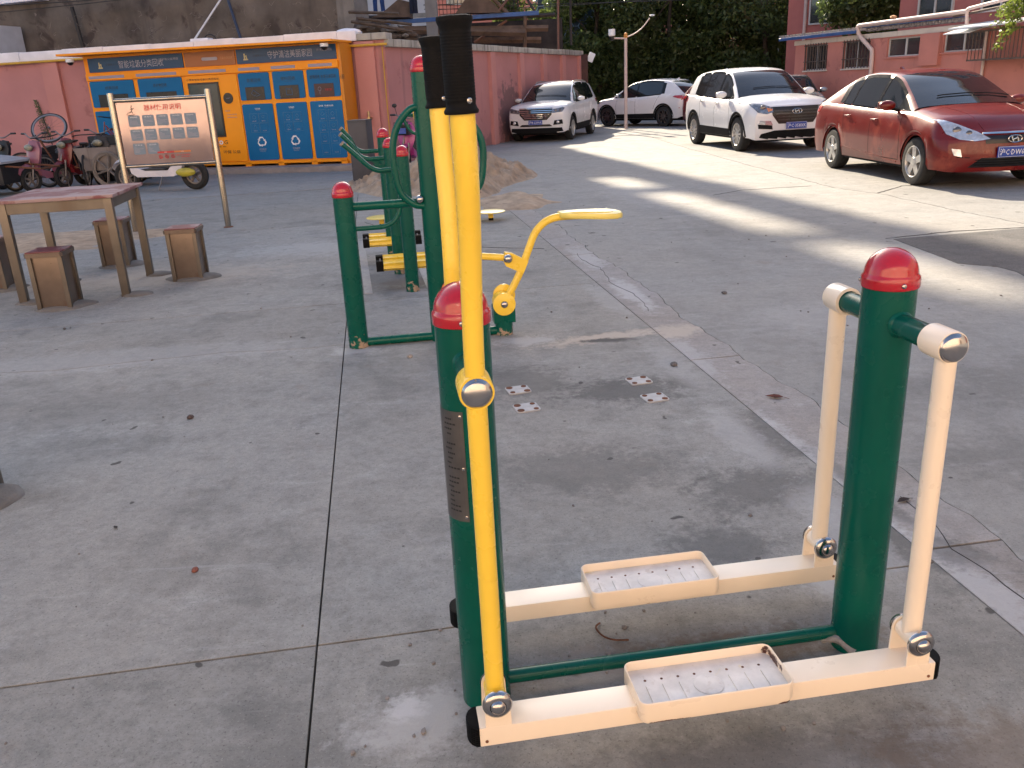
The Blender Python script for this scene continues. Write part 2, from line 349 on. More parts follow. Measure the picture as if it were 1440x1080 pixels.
# road: two bays and the older bays beyond the crack line
road = link('road', None); road['kind'] = 'structure'
def wpoly(name, pts, m, par, z0, z1, bev=.004):
    B().prism([(p[0], p[1]) for p in pts], z1-z0, (0, 0, z0), (1, 0, 0), (0, 1, 0)).done(name, m, par, smooth=0, bev=bev)
edge = [tuple((uv(EF(-7+i*.06)+.003, -7+i*.06)).xy) for i in range(376)]
c1 = [(5.9, -8), (5.55, 1), (5.32, 6.5), (5.24, 8.6), (5.08, 9.6), (4.93, 11.2), (4.62, 12.1), (4.55, 14), (4.45, 16.2), (4.3, 22), (4.2, 40), (4.2, 90)]
def jit(P, n, a):
    o = []
    for p, q in zip(P, P[1:]):
        for i in range(n): t = i/n; o.append((p[0]+(q[0]-p[0])*t+GR.uniform(-a, a), p[1]+(q[1]-p[1])*t))
    return o+[P[-1]]
c1 = jit(c1, 12, .018)
wpoly('road_bay', edge+[(-.9, 15.6), (-13, 13.8), (-14, 24), (-3, 22), (.5, 90)]+[(x-.009, y) for x, y in c1[::-1]], m_road, road, -.054, 0)
wpoly('road_bay', [(x+.009, y) for x, y in c1]+[(60, 90), (60, -8)], m_road, road, -.054, -.001)
B().box(-60, 60, -60, -8.05, -.054, 0).done('road_bay', m_road, road, smooth=0)
B().box(-60, -14.75, -8, 60, -.054, .0).done('road_bay', m_road, road, smooth=0)
# patches lying on the surfaces
def blob(name, cx_, cy_, rx, ry, rot, m, z=.004, seed=0, amp=.22, n=40, thick=.01, par=None, kind='structure', dome=0):
    r = random.Random(seed); ph = [r.uniform(0, 6.28) for _ in range(9)]; b = B(); P = []
    for i in range(n):
        t = 2*math.pi*i/n; k = 1+amp*sum(math.sin((q+2)*t+ph[q])/(q+1.5) for q in range(9))*.8
        x = rx*k*math.cos(t); y = ry*k*math.sin(t); P.append((cx_+x*math.cos(rot)-y*math.sin(rot), cy_+x*math.sin(rot)+y*math.cos(rot)))
    rings = [[(cx_+(x-cx_)*s, cy_+(y-cy_)*s, zz) for x, y in P] for s, zz in ((1.0, z-thick), (.985, z), (.8, z+dome*.55), (.5, z+dome*.9))]
    rv = [[b.b.verts.new(p) for p in q] for q in rings]; c = b.b.verts.new((cx_, cy_, z+dome))
    for a, d in zip(rv, rv[1:]):
        for i in range(n): b.b.faces.new((a[i], a[(i+1) % n], d[(i+1) % n], d[i]))
    for i in range(n): b.b.faces.new((rv[-1][i], rv[-1][(i+1) % n], c))
    return b.done(name, m, par, smooth=60, kind=kind)
m_asphp = m_asph
wpoly('asphalt_patch', jit([(3.70, 8.08), (5.18, 8.32)], 10, .01)+jit([(8.4, 8.6), (8.8, 5.6), (6.5, 5.9), (5.0, 5.6), (4.1, 6.1), (3.72, 7.1)], 5, .09), m_asphp, road, -.01, .004, 0)
def crack(name, P, w, seed):
    r = random.Random(seed); pts = []
    for p, q in zip(P, P[1:]):
        L_ = math.dist(p, q); k = max(2, int(L_/.07))
        for i in range(k): t = i/k; pts.append(Vector((p[0]+(q[0]-p[0])*t+r.uniform(-.012, .012), p[1]+(q[1]-p[1])*t+r.uniform(-.012, .012), 0)))
    ww = [w*r.uniform(.2, 1) for _ in pts]
    ribbon(pts, lambda i: ww[i], lambda i: ww[i-1], .0035, name, m_crack, thick=.002)
crack('road_crack', [(3.66, 8.13), (4.4, 8.34), (5.2, 8.36)], .012, 1)
crack('road_crack', [(4.9, 11.3), (5.5, 11.9), (6.6, 12.0)], .012, 2)
crack('road_crack', [(2.9, 11.9), (3.4, 12.3), (4.5, 12.4)], .008, 3)
E_ = [uv(1.84+.03*math.sin(i*.9)+GR.uniform(-.012, .012), .2+i*.16) for i in range(60)]
crack('strip_crack', [(p.x, p.y) for p in E_[8:17]], .0022, 4); crack('strip_crack', [(p.x, p.y) for p in E_[34:50]], .003, 14)
crack('slab_crack', [tuple(uv(-.2, 11.1).xy), tuple(uv(.6, 8.9).xy), tuple(uv(1.66, 8.3).xy)], .006, 6)
# white painted plates set in the ground beside the roller posts
m_wp = ground_mat('worn_white_paint', (.42, .41, .40), (.45, .42, .38), (.22, .21, .2), (.55, .54, .52), 3, .3)
wpoly('painted_stripe', [(-1.54, 8.95), (-1.17, 6.85), (-1.10, 6.84), (-1.46, 8.9)], m_wp, pav, -.01, .004, 0)
wpoly('painted_stripe', [(-.86, 8.1), (-.65, 6.86), (-.56, 6.95), (-.74, 8.1)], m_wp, pav, -.01, .004, 0)
# sand heap
def heap(name, cx_, cy_, rx, ry, h, seed, label, cat, n=70, amp=.12):
    from mathutils import noise as NZ
    b = B(); vs_ = {}
    for i in range(n+1):
        for j in range(n+1):
            x = (i/n*2-1)*1.25; y = (j/n*2-1)*1.25; r = math.hypot(x, y)
            k = NZ.noise(Vector((x*1.6+seed, y*1.6, 0)))*.35
            zz = max(0, 1-max(0, r+k)**1.25)*h
            px, py = cx_+x*rx, cy_+y*ry
            zz += (NZ.noise(Vector((px*3.5, py*3.5, seed)))*.5+NZ.noise(Vector((px*9, py*9, seed)))*.35+NZ.noise(Vector((px*20, py*20, seed)))*.2)*amp*min(1, zz*7)
            vs_[i, j] = b.b.verts.new((px, py, zz-.012))
    for i in range(n):
        for j in range(n): b.b.faces.new((vs_[i, j], vs_[i+1, j], vs_[i+1, j+1], vs_[i, j+1]))
    bmesh.ops.delete(b.b, geom=[f for f in b.b.faces if max(v.co.z for v in f.verts) < -.01], context='FACES')
    return b.done(name, m_sand, None, smooth=60, kind='stuff', label=label, category=cat)
heap('sand_heap', -.95, 15.6, 1.55, 2.6, .64, 1.3, 'heap of loose brown sand behind the green exercise machines', 'sand', 140, .24)
heap('sand_spill', .15, 12.2, .62, .9, .13, 4.1, 'low spill of sand reaching from the heap to the road edge', 'sand', 60, .05)
heap('sand_spread', -5.6, 10.6, 1.7, 1.1, .06, 8.1, 'thin trampled spread of pale sand behind the red topped table', 'sand', 60, .04)
# scattered grit
b = B(); r = random.Random(5)
for i in range(300):
    if i < 260: x, y = r.uniform(-3.5, 4.5), 1.4+r.random()**1.6*8
    else: a = r.gauss(0, 1); x, y = .25+r.gauss(0, .28), 1.95+r.gauss(0, .18)
    q = abs(r.gauss(0, .003))+.0018
    b.ico((x, y, q*.5), q, 0, (1, 1.3, .7), .3)
b.done('grit', M('grit', (.2, .18, .17), .9, var=.5, vs=3), None, smooth=0, kind='stuff', label='loose grit and crumbs of mortar scattered over the concrete', category='grit')
def stone(x, y, q, lab, col=(.13, .12, .12)):
    B().ico((0, 0, q*.45), q, 2, (1, 1.25, .7), .14).done('stone', M('stone', col, .9, var=.3, vs=60, bump=.3), None, smooth=0, label=lab, category='stone').location = (x, y, 0)
stone(.136, 1.985, .016, 'dark pebble beside the lower green tube of the front machine')
stone(-1.676, 4.148, .017, 'small dark pebble alone on the slab left of the front machine', (.09, .06, .05))
stone(-1.14, 2.62, .012, 'tiny reddish stone on the large near left slab', (.2, .07, .05))
stone(.93, 4.62, .02, 'dark crumbly stone on the slab behind the base plates')
stone(1.63, 6.26, .02, 'grey stone on the road beyond the pale strip')
stone(-.62, 5.03, .018, 'pale stone under the low green tube of the seated machine', (.3, .27, .24))
# bent wire
B().tube(smoothpath([(-.03, .03, .004), (-.045, 0, .01), (-.03, -.035, .006), (0, -.055, .004), (.045, -.06, .004)], 5), .0028, 6).done('wire_scrap', m_rust, None, label='bent scrap of rusty wire between the two footplate beams', category='wire').location = (.26, 2.165, 0)
def leaf(x, y, s, rz, lab, col):
    b = B(); P = [(0, -.5), (.22, -.2), (.25, .1), (.1, .4), (0, .6), (-.12, .35), (-.24, .05), (-.2, -.25)]
    c = b.b.verts.new((0, 0, .02*s)); v = [b.b.verts.new((px*s, py*s, (.1+.25*abs(px))*s)) for px, py in P]
    for i in range(8): b.b.faces.new((c, v[i], v[(i+1) % 8]))
    b.tube([(0, -.5*s, .1*s), (0, -.8*s, .02*s)], .012*s, 5)
    o = b.done('fallen_leaf', M('dry_leaf', col, .8, var=.3, vs=40), None, label=lab, category='leaf'); o.location = (x, y, .002); o.rotation_euler = (0, 0, rz)
leaf(1.324, 4.02, .085, 1.2, 'curled brown fallen leaf on the pale strip by the road', (.1, .03, .02))
leaf(1.456, 2.87, .06, 2.0, 'dark scrap of leaf behind the right green post', (.03, .02, .018))
leaf(-1.565, 2.967, .03, .7, 'dark leaf fragment on the left slab', (.04, .03, .025))
# bolted base plates left over from a removed machine
def base_plate(x, y, lab, seed):
    t = thing('base_plate', lab, 'metal plate', (x, y, 0), A8+.1, 'bolted base plates set in the slab'); r = random.Random(seed)
    B().prism(rrect(-.062, .062, -.058, .058, .016), .006, (0, 0, 0), (1, 0, 0), (0, 1, 0)).done('plate', M('worn_plate_paint', (.42, .415, .41), .75, var=.15, vs=18, stain=((.2, .17, .15), .66, 30)), t, bev=.002)
    for sx in (-1, 1):
        for sy in (-1, 1):
            q = r.uniform(.013, .019)
            B().lathe([(q, .004), (q, .0085), (q*.5, .0105), (0, .0105)], (sx*.04, sy*.037, 0), n=12).done('rusty_bolt', m_rust, t)
base_plate(.032, 4.328, 'small pale four-bolt plate, farther one right behind the red cap post', 1)
base_plate(.069, 4.054, 'small pale four-bolt plate, nearer one right behind the red cap post', 2)
base_plate(.692, 4.382, 'pale four-bolt plate, farther one of the right hand pair', 3)
base_plate(.730, 4.107, 'pale four-bolt plate, nearer one of the right hand pair', 4)
# ------------------------------------------------------------------ exercise machines
def cap_parts(t, x, y, z, r, screws=True, dark=0):
    k = r/.064
    c = B().lathe([(r*1.015, z-.002), (r*1.06, z), (r*1.075, z+.004*k), (r*1.07, z+.020*k), (r*1.055, z+.027*k), (r*1.0, z+.031*k)]+[(r*.985*math.cos(a), z+.031*k+r*.98*math.sin(a)) for a in [R(q) for q in (4, 14, 25, 37, 50, 63, 76, 84)]]+[(0, z+.031*k+r*.985)], (x, y, 0), n=40).done('cap', m_red, t)
    if screws:
        b = B()
        for a in (-95, 25, 145):
            d = Vector((math.cos(R(a)), math.sin(R(a)), 0)); b.lathe([(.006, 0), (.006, .002), (.0045, .0035), (.002, .004), (.0018, .002), (0, .002)], (x+d.x*r*1.07, y+d.y*r*1.07, z+.012), d, 12)
        b.done('rivet', m_steel, c)
    return c
def dome(name, t, p, ax, r, m=m_steel, h=.36, rim=1.0):
    return B().lathe([(r*rim*.98, -.004), (r*rim, .001), (r*.97, .003)]+[(r*.95*math.cos(R(a)), .003+r*h*math.sin(R(a))) for a in (8, 20, 32, 45, 58, 70, 80)]+[(0, .003+r*h)], p, ax, 32).done(name, m, t)
TA = R(7.8048)
T = thing('elliptical_trainer', 'big green, yellow and cream stepping machine with two pedal trays in the foreground', 'exercise machine', (-.1084, 1.9022, 0), TA)
LEN, PR = 1.0588, .0642
for x in (0, LEN):
    p = B().lathe([(PR, -.05), (PR, 1.06)], (x, 0, 0), n=48).done('post', m_green, T)
    cap_parts(T, x, 0, 1.044, PR)
# cross axles
for x in (0, LEN):
    B().cyl((x, -.205, .9597), (x, .20, .9597), .0285, n=32).done('cross_tube', m_green, T)
    for y in (-PR, PR):   # weld bead
        B().lathe([(.0285, 0), (.034, .002), (.0325, .006), (.0285, .010)], (x, y*.93, .9597), (0, -1 if y < 0 else 1, 0), 32).done('weld', m_green, T)
B().cyl((.05, .005, .045), (LEN-.05, .005, .045), .0195, n=20).done('base_tube', m_green, T)
B().tube(smoothpath([(LEN-.10, .0, .03), (LEN-.06, -.02, .035), (LEN-.03, -.055, .012)], 5), [.012]*11, 8).done('weld_clump', m_mortar, T)
def clevis(x, yf, yb, zk, par, name='bracket'):
    for y in (yf, yb-.005):
        b = B(); b.prism([(x-.031, .134), (x+.031, .134)]+[(x+.029*math.cos(R(a)), zk+.031*math.sin(R(a))) for a in range(0, 181, 15)], -.005, (0, y, 0), (1, 0, 0), (0, 0, 1))
        b.done(name, m_cream, par)
for side in (-1, 1):
    yc = -.243 if side < 0 else .232
    near = side < 0
    # foot beam: box section 80 x 53 mm
    yb0, yb1 = yc-.040, yc+.040
    fb = B().box(-.046, LEN+.050, yb0, yb1, .084, .1365, bev=.004).done('foot_beam', m_cream if near else m_creamd, T)
    for x in (-.030, LEN+.034): B().lathe([(.004, 0), (.004, .0015), (0, .002)], (x, yb0, .098), (0, -1, 0), 10).done('rivet', m_rust, fb)
    # ribbed black end plugs
    for x, s in ((-.046, -1), (LEN+.050, 1)):
        b = B(); n = 9
        prof = [(.0, .041), (.012, .040), (.024, .034), (.031, .022), (.034, 0)]
        for i in range(n):
            z = .0835+i*.0535/n; dz = .0535/n
            b.prism([(x, yb0+.0005)]+[(x+s*(.008+.020*math.sin(R(180*k/8))**.6), yb0+.0005+.079*k/8) for k in range(9)]+[(x, yb1-.0005)], dz*.62, (0, 0, z+dz*.19), (1, 0, 0), (0, 1, 0))
            b.prism([(x, yb0+.003)]+[(x+s*(.004+.020*math.sin(R(180*k/8))**.6), yb0+.003+.074*k/8) for k in range(9)]+[(x, yb1-.003)], dz, (0, 0, z), (1, 0, 0), (0, 1, 0))
        b.done('end_plug', m_black, T, smooth=0)
    # pedal tray
    x0, x1, yt0, yt1 = .333, .720, yc-.075, yc+.087
    o = rrect(x0, x1, yt0, yt1, .022, 5); i_ = rrect(x0+.004, x1-.004, yt0+.004, yt1-.004, .018, 5)
    ob = rrect(x0+.004, x1-.004, yt0+.004, yt1-.004, .02, 5)
    b = B(); n = len(o)
    z_lo, z_hi, z_fl = .108, .167, .1405
    V_ = [[b.b.verts.new((x, y, z)) for x, y in q] for q, z in ((ob, z_lo), (o, z_lo+.012), (o, z_hi-.002), ([((a[0]+c[0])/2, (a[1]+c[1])/2) for a, c in zip(o, i_)], z_hi), (i_, z_hi-.002), (i_, z_fl))]
    for a, c in zip(V_, V_[1:]):
        for k in range(n): b.b.faces.new((a[k], a[(k+1) % n], c[(k+1) % n], c[k]))
    tr = b.done('tray_rim', m_creamt, T)
    fl = B().prism(rrect(x0+.003, x1-.003, yt0+.003, yt1-.003, .02, 4), .003, (0, 0, z_fl-.003), (1, 0, 0), (0, 1, 0)).done('tray_floor', m_tray, T)
    b = B(); b2 = B()
    for k in range(8):
        xx = x0+.045+k*(x1-x0-.09)/7
        b2.lathe([(.0036, 0), (.0036, .0006), (0, .0008)], (xx, yt1-.048, z_fl), n=10)
        ya, yb_ = (yt0+.02, yt1-.066) if k not in (3, 4) else (yt0+.02, yt0+.045)
        if k in (3, 4): b.prism(rrect(xx-.0035, xx+.0035, yt1-.085, yt1-.066, .003, 2), .002, (0, 0, z_fl), (1, 0, 0), (0, 1, 0))
        if k not in (3, 4): b.prism(rrect(xx-.005, xx+.005, ya, yb_, .0048, 3), .0038, (0, 0, z_fl), (1, 0, 0), (0, 1, 0))
    xm, ym = (x0+x1)/2, (yt0+yt1)/2-.012
    b.lathe([(.037, 0), (.037, .0015), (.034, .0028), (0, .0030)], (xm, ym, z_fl), n=32)
    b.done('tread_rib', m_tray, fl, smooth=30); b2.done('drain_holes', m_rust, fl, kind='stuff')
    # bottom pivots
    zk = .2011
    for x in (0, LEN):
        clevis(x, yc-.039, yc+.039, zk, T)
        B().cyl((x, yc-.032, zk), (x, yc+.032, zk), .0245, n=28).done('pivot_sleeve', m_yel if x == 0 else m_cream, T)
        # stepped steel hub cap
        b = B(); ax = (0, -1, 0); p0 = (x, yc-.039, zk)
        b.lathe([(.0355, 0), (.0355, .003), (.0335, .008), (.029, .012), (.0225, .0145), (.0195, .0145), (.019, .0125), (.0182, .0145), (.0165, .0195), (.0115, .0235), (.005, .0252), (0, .0255)], p0, ax, 36)
        b.done('hub_cap', m_steel, T)
        if True:
            b = B(); b.lathe([(.0315, 0), (.0315, .003), (.026, .013), (.018, .0165), (.011, .027), (0, .029)], (x, yc+.039, zk), (0, 1, 0), 24); b.done('hub_cap', m_steel, T)
    # cream swing link on the right post
    B().cyl((LEN, yc, .20), (LEN, yc, .955), .0235, n=28).done('swing_link', m_cream, T)
    # axle sleeves and steel end caps
    ye = -.2637 if side < 0 else .2560
    yi = -.185 if side < 0 else .178
    for x, m in ((0, m_yel), (LEN, m_cream)):
        B().lathe([(.030, 0), (.0375, .002), (.0375, abs(ye-yi)-.003), (.036, abs(ye-yi)), (.0, abs(ye-yi))], (x, yi, .9597), (0, side, 0), 40).done('axle_sleeve', m, T)
        dome('axle_cap', T, (x, ye, .9597), (0, side, 0), .0315 if x == 0 else .0335, h=.34, rim=1.03)
    # yellow lever: straight below the axle, flaring slightly outwards above
    s = side
    B().cyl((0, yc, .20), (0, yc, .955), .0222, n=28).done('lever', m_yel, T)
    pts = smoothpath([(0, yc, .955), (.001, yc, 1.05), (.003, yc+s*.004, 1.15), (.005, yc+s*.022, 1.27), (.004, yc+s*.05, 1.39), (.002, yc+s*.06, 1.51)], 6)
    B().tube(pts, [.0214+.0020*min(1, max(0, (p.z-1.1)/.35)) for p in pts], 32).done('handle_bar', m_yel, T)
    g0 = Vector((.001, yc+s*.06, 1.507)); ax = Vector((-.02, s*.02, 1)).normalized()
    prof = [(.0245, 0), (.030, .0), (.0315, .003), (.0315, .006), (.0285, .010), (.0268, .016)]
    for k in range(22): z = .022+k*.0052; prof += [(.0272, z), (.0278, z+.0013), (.0278, z+.0036), (.0272, z+.0050)]
    prof += [(.0275, .140), (.029, .146), (.0315, .152), (.0325, .157), (.0315, .161), (.024, .163), (0, .164)]
    if True:
        g = B().lathe(prof, g0, ax, 40).done('grip', m_black, T, smooth=50)
        B().lathe([(.0055, 0), (.0055, .002), (.004, .003), (.0022, .0032), (.002, .0012), (0, .0012)], g0+ax*.022+Vector((math.sin(R(28)), -math.cos(R(28)), 0))*.0268, (math.sin(R(28)), -math.cos(R(28)), 0), 14).done('rivet', m_steel, g)
# etched instruction plate wrapped round the left post
b = B(); pr = PR+.0015; n = 10
for i in range(n):
    a0, a1 = R(-178+i*7.2), R(-178+(i+1)*7.2)
    P = [(pr*math.cos(a), pr*math.sin(a), z) for a, z in ((a0, .56), (a1, .56), (a1, .845), (a0, .845))]; b.face(P)
pl = b.done('instruction_plate', m_plate, T)
b = B(); r = random.Random(9)
for k in range(20):
    z = .825-k*.0125
    if k in (4, 11): continue
    a0 = -150+r.uniform(-4, 4); a1 = a0+r.uniform(10, 34)
    for q in range(4):
        aa, ab = R(a0+(a1-a0)*q/4), R(a0+(a1-a0)*(q+.8)/4); p2 = PR+.0021
        b.face([(p2*math.cos(a), p2*math.sin(a), zz) for a, zz in ((aa, z-.0022), (ab, z-.0022), (ab, z+.0022), (aa, z+.0022))])
b.done('etched_lines', m_inkd, pl, smooth=0)
b = B()
for z in (.572, .70, .833):
    a = R(-112); d = Vector((math.cos(a), math.sin(a), 0)); b.lathe([(.004, 0), (.004, .0015), (0, .003)], d*(PR+.001)+Vector((0, 0, z)), d, 10)
b.done('rivet', m_steel, pl)

# ---- seated machine behind it
Q = thing('seated_push_machine', 'green seated machine with tall post, side loops and one yellow seat arm', 'exercise machine', (-.979, 5.324, 0), A8)
B().lathe([(.063, -.03), (.063, .96)], n=36).done('short_post', m_greenc, Q); cap_parts(Q, 0, 0, .957, .063, False)
B().lathe([(.0625, -.03), (.0625, 1.66)], (.535, 0, 0), n=36).done('tall_post', m_green, Q); cap_parts(Q, .535, 0, 1.655, .0625, False)
B().cyl((.03, 0, .893), (.535, 0, .893), .0275, n=24).done('top_tube', m_green, Q)
B().cyl((.05, 0, .028), (.93, 0, .028), .028, n=24).done('base_tube', m_green, Q)
B().tube(smoothpath([(.05, 0, .757), (.15, 0, .757), (.245, 0, .762), (.30, 0, .79), (.335, 0, .84), (.345, 0, .885)], 6), .0155, 14).done('brace_tube', m_green, Q)
for s, w_ in ((-1, .205), (1, .335)):
    x = .535
    P = [(x+s*.03, -.02, 1.455), (x+s*w_*.42, -.03, 1.445), (x+s*w_*.80, -.03, 1.36), (x+s*w_, -.03, 1.24), (x+s*w_, -.03, 1.08), (x+s*w_*.88, -.03, .96), (x+s*w_*.5, -.03, .885), (x+s*.03, -.02, .875)]
    B().tube(smoothpath(P, 6), .0215, 16).done('hand_loop', m_green, Q)
dome('axle_ball', Q, (.466, -.045, .917), (0, -1, 0), .027, h=.9); B().cyl((.466, -.045, .917), (.466, .02, .917), .018).done('axle_stub', m_green, Q)
B().cyl((.466, .02, .917), (.62, .02, .917), .021).done('push_sleeve', m_yel, Q)
# pivot stub, discs, seat arm
B().lathe([(.058, -.02), (.058, .10)], (.955, 0, 0), n=32).done('stub_post', m_greenc, Q)
B().box(.885, 1.028, -.05, .05, .085, .20, bev=.004).done('pivot_box', m_green, Q)
for y, x in ((-.062, .955), (.07, .975)):
    d = B().lathe([(.070, -.010), (.074, -.008), (.074, .008), (.070, .010), (0, .010)], (x, y, .215+(.03 if y > 0 else 0)), (0, -1, 0), 40).done('pivot_disc', m_yel, Q)
    if y < 0: dome('hub_cap', Q, (x, y-.010, .215), (0, -1, 0), .024, h=.6)
B().cyl((.955, -.055, .215), (.955, .06, .215), .064, n=36).done('pivot_drum', m_yel, Q)
P = smoothpath([(.965, -.005, .215), (1.02, -.005, .30), (1.085, -.005, .42), (1.135, -.005, .54), (1.185, -.005, .65), (1.25, -.005, .715), (1.33, -.005, .742), (1.45, -.005, .745), (1.62, -.005, .735), (1.72, -.005, .73)], 6)
B().tube(P, .0245, 20).done('seat_arm', m_yel, Q)
so_ = [(1.345, -.045), (1.42, -.085), (1.52, -.12), (1.62, -.14), (1.70, -.13), (1.745, -.08), (1.76, 0), (1.745, .08), (1.70, .13), (1.62, .14), (1.52, .12), (1.42, .085), (1.345, .045)]
seat = B(); n = len(so_)
mid = (1.58, 0)
rg = []
for sc_, z in ((.97, .752), (1.0, .758), (1.0, .778), (.975, .786), (.85, .784), (.5, .778)):
    rg.append([seat.b.verts.new((mid[0]+(x-mid[0])*sc_, y*sc_, z)) for x, y in so_])
for a, c in zip(rg, rg[1:]):
    for i in range(n): seat.b.faces.new((a[i], a[(i+1) % n], c[(i+1) % n], c[i]))
seat.b.faces.new(rg[-1]); seat.b.faces.new(rg[0][::-1])
for v in seat.b.verts: v.co.z -= .012+.02*(v.co.x-1.35)/.4
st = seat.done('seat', m_yelL, Q, smooth=60)
b = B()
for (x, y) in ((1.42, 0), (1.68, .07), (1.68, -.07)): b.lathe([(.008, 0), (.008, .003), (0, .005)], (x, y, .765), n=10)
b.done('seat_bolt', m_steel, st)
B().prism([(.985, .545), (1.03, .535), (1.13, .475), (1.095, .40), (.985, .455), (.965, .50)], .05, (0, .015, 0)).done('link_bracket', m_yel, Q, bev=.004)
dome('link_ball', Q, (.998, -.040, .505), (0, -1, 0), .030, h=.8)
B().cyl((.998, .0, .505), (.58, 0, .56), .0225).done('push_rod', m_yel, Q)
B().cyl((.998, -.04, .505), (.998, .03, .505), .028).done('link_sleeve', m_yel, Q)
m_orp = M("orange_plastic", (.75, .17, .05), .35, var=.08, coat=.2)
B().lathe([(.085, -.012), (.09, -.01), (.09, .01), (.085, .012), (0, .012)], (.64, -.06, .32), (0, -1, 0), 36).done("flywheel_cover", m_orp, Q)
B().cyl((.64, -.05, .32), (.57, 0, .32), .02).done('flywheel_arm', m_yel, Q)

# ---- three posts with handlebars and foot rollers
def roller_post(v, off, lab, h=1.075, rolls=()):
    t = thing('roller_post', lab, 'exercise machine', (-.774+V.x*v-off, 6.88+V.y*v, 0), A8, 'green posts with a red cap and a bent handlebar')
    B().lathe([(.055, -.03), (.055, h+.005)], n=32).done('post', m_greenc, t); cap_parts(t, 0, 0, h, .055, False)
    hb = B().tube(smoothpath([(0, 0, .975+off*.5), (-.12, -.0, .975+off*.5), (-.19, 0, .975+off*.5), (-.26, 0, 1.01+off*.5), (-.35+off*.4, 0, 1.10+off*.5), (-.45+off*.6, 0, 1.195+off*.5)], 6), .0195, 16).done('handlebar', m_green, t)
    B().lathe([(.021, 0), (.021, .018), (0, .018)], (-.44+off*.6, 0, 1.185+off*.5), (-.70, 0, .70), 16).done('bar_end', M('scuffed_end', (.25, .22, .19), .8, var=.4, vs=60), t)
    B().prism([(-.05, .96), (-.05, .88), (-.16, .965)], .008, (0, .004, 0)).done('gusset', m_green, t)
    if rolls:
        for q, z in rolls:
            fr = B()
            for sx in (-1, 1): fr.box(sx*.245-.006, sx*.245+.006, q-.09, q+.09, z-.03, z+.04)
            fr.box(-.24, .24, q-.012, q+.012, z-.01, z+.01)
            frm = fr.done('roller_frame', M('grey_frame', (.12, .11, .11), .6), t, bev=.002)
            for dy, dz in ((-.065, -.008), (.055, .016)):
                b = B(); P = []
                for k in range(12): a = R(30*k); rr = .045 if k % 2 else .035; P.append((q+dy+rr*math.cos(a), z+dz+rr*math.sin(a)))
                b.prism(P, .44, (-.22, 0, 0), (0, 1, 0), (0, 0, 1)); b.done('roller', m_yel, t, smooth=0, bev=.002)
                for sx in (-1, 1): B().box(sx*.250-.030, sx*.250+.030, q+dy-.042, q+dy+.042, z+dz-.042, z+dz+.042, bev=.004).done('roller_end', m_black, frm)
    return t
roller_post(0, 0, 'nearest of the green posts with bent handlebars, paint peeling at its foot', rolls=((.24, .20),))
r2 = roller_post(.75, .075, 'middle green post with a bent handlebar between the other two', 1.10)
r3 = roller_post(1.45, .115, 'farthest green post with a bent handlebar and yellow foot rollers', 1.155, ((-.02, .20),))
# ---- twisting discs round a post
W = thing('twist_disc_machine', 'three low yellow turning discs round a green post by the sand', 'exercise machine', (-.70, 10.9, 0), 0)
B().lathe([(.055, -.05), (.055, 1.25)], n=28).done('post', m_green, W); cap_parts(W, 0, 0, 1.25, .055, False)
for (x, y) in ((-.80, -.34), (.54, -.30), (-.1, .62)):
    d = B().lathe([(0, .088), (.10, .088), (.178, .098), (.184, .104), (.18, .110), (.15, .116), (0, .118)], (x, y, 0), n=40).done('turning_disc', m_yelL, W)
    B().lathe([(.032, .03), (.032, .09)], (x, y, 0), n=20).done('disc_stem', m_yel, W); B().lathe([(.03, -.02), (.03, .032)], (x, y, 0), n=16).done('stem_foot', m_black, W)
B().tube([(0, 0, 1.02), (.0, -.16, 1.05), (.16, -.28, 1.05), (-.16, -.28, 1.05), (0, -.16, 1.05)], .015, 10).done('hand_ring', m_green, W)
# ---- backrest frame of the machine hidden behind the tall post
W2 = thing('pommel_frame', 'green triangular hand frame with a yellow pad seen behind the tall green post', 'exercise machine', (-.90, 9.5, 0), 0)
B().lathe([(.05, -.05), (.05, 1.25)], (.13, .0, 0), n=24).done('post', m_green, W2)
B().tube(smoothpath([(-.15, 0, 1.307), (-.03, 0, 1.307), (.12, 0, 1.30)], 3), .018, 12).done('frame_tube', m_green, W2)
B().tube(smoothpath([(-.125, 0, 1.30), (-.075, 0, 1.19), (-.03, 0, 1.13), (.03, 0, 1.112), (.12, 0, 1.11)], 5), .017, 12).done('frame_tube', m_green, W2)
B().tube(smoothpath([(.02, -.05, 1.385), (.03, -.05, 1.35), (.045, -.05, 1.25), (.075, -.05, 1.12)], 4), [.012, .022, .03, .034, .036, .038, .04, .04, .04, .038, .034, .03, .02], 14).done('backrest_pad', m_yel, W2)
# ------------------------------------------------------------------ left wall, kiosk and what stands before it
LA = R(-13); LD = Vector((math.cos(LA), math.sin(LA), 0)); LN = Vector((math.sin(LA), -math.cos(LA), 0))   # along the wall, out of the wall
K0 = Vector((-3.378, 19.255, 0))
def lw(s, d, z=0): return K0-LN*.75+LD*s+LN*d+Vector((0, 0, z))     # point on the left wall frame
m_pink = M('pink_render', (.46, .21, .205), .85, var=.10, vs=.9, bump=.25, bs=70, stain=((.35, .15, .15), .60, 1.3), streak=((.24, .13, .13), .62, 2.2))
m_pinkd = M('pink_render_pilaster', (.52, .235, .215), .85, var=.08, vs=1, bump=.25, bs=70, streak=((.25, .12, .11), .62, 2))
m_cope = M('whitewashed_coping', (.78, .77, .82), .85, var=.10, vs=3, bump=.6, bs=25, stain=((.2, .18, .17), .70, 4))
m_copem = M('mossy_coping', (.40, .38, .34), .9, var=.2, vs=4, bump=.6, bs=30, streak=((.07, .06, .05), .5, 8))
m_gasy = M('yellow_pipe', (.55, .32, .03), .4, var=.12, vs=4)
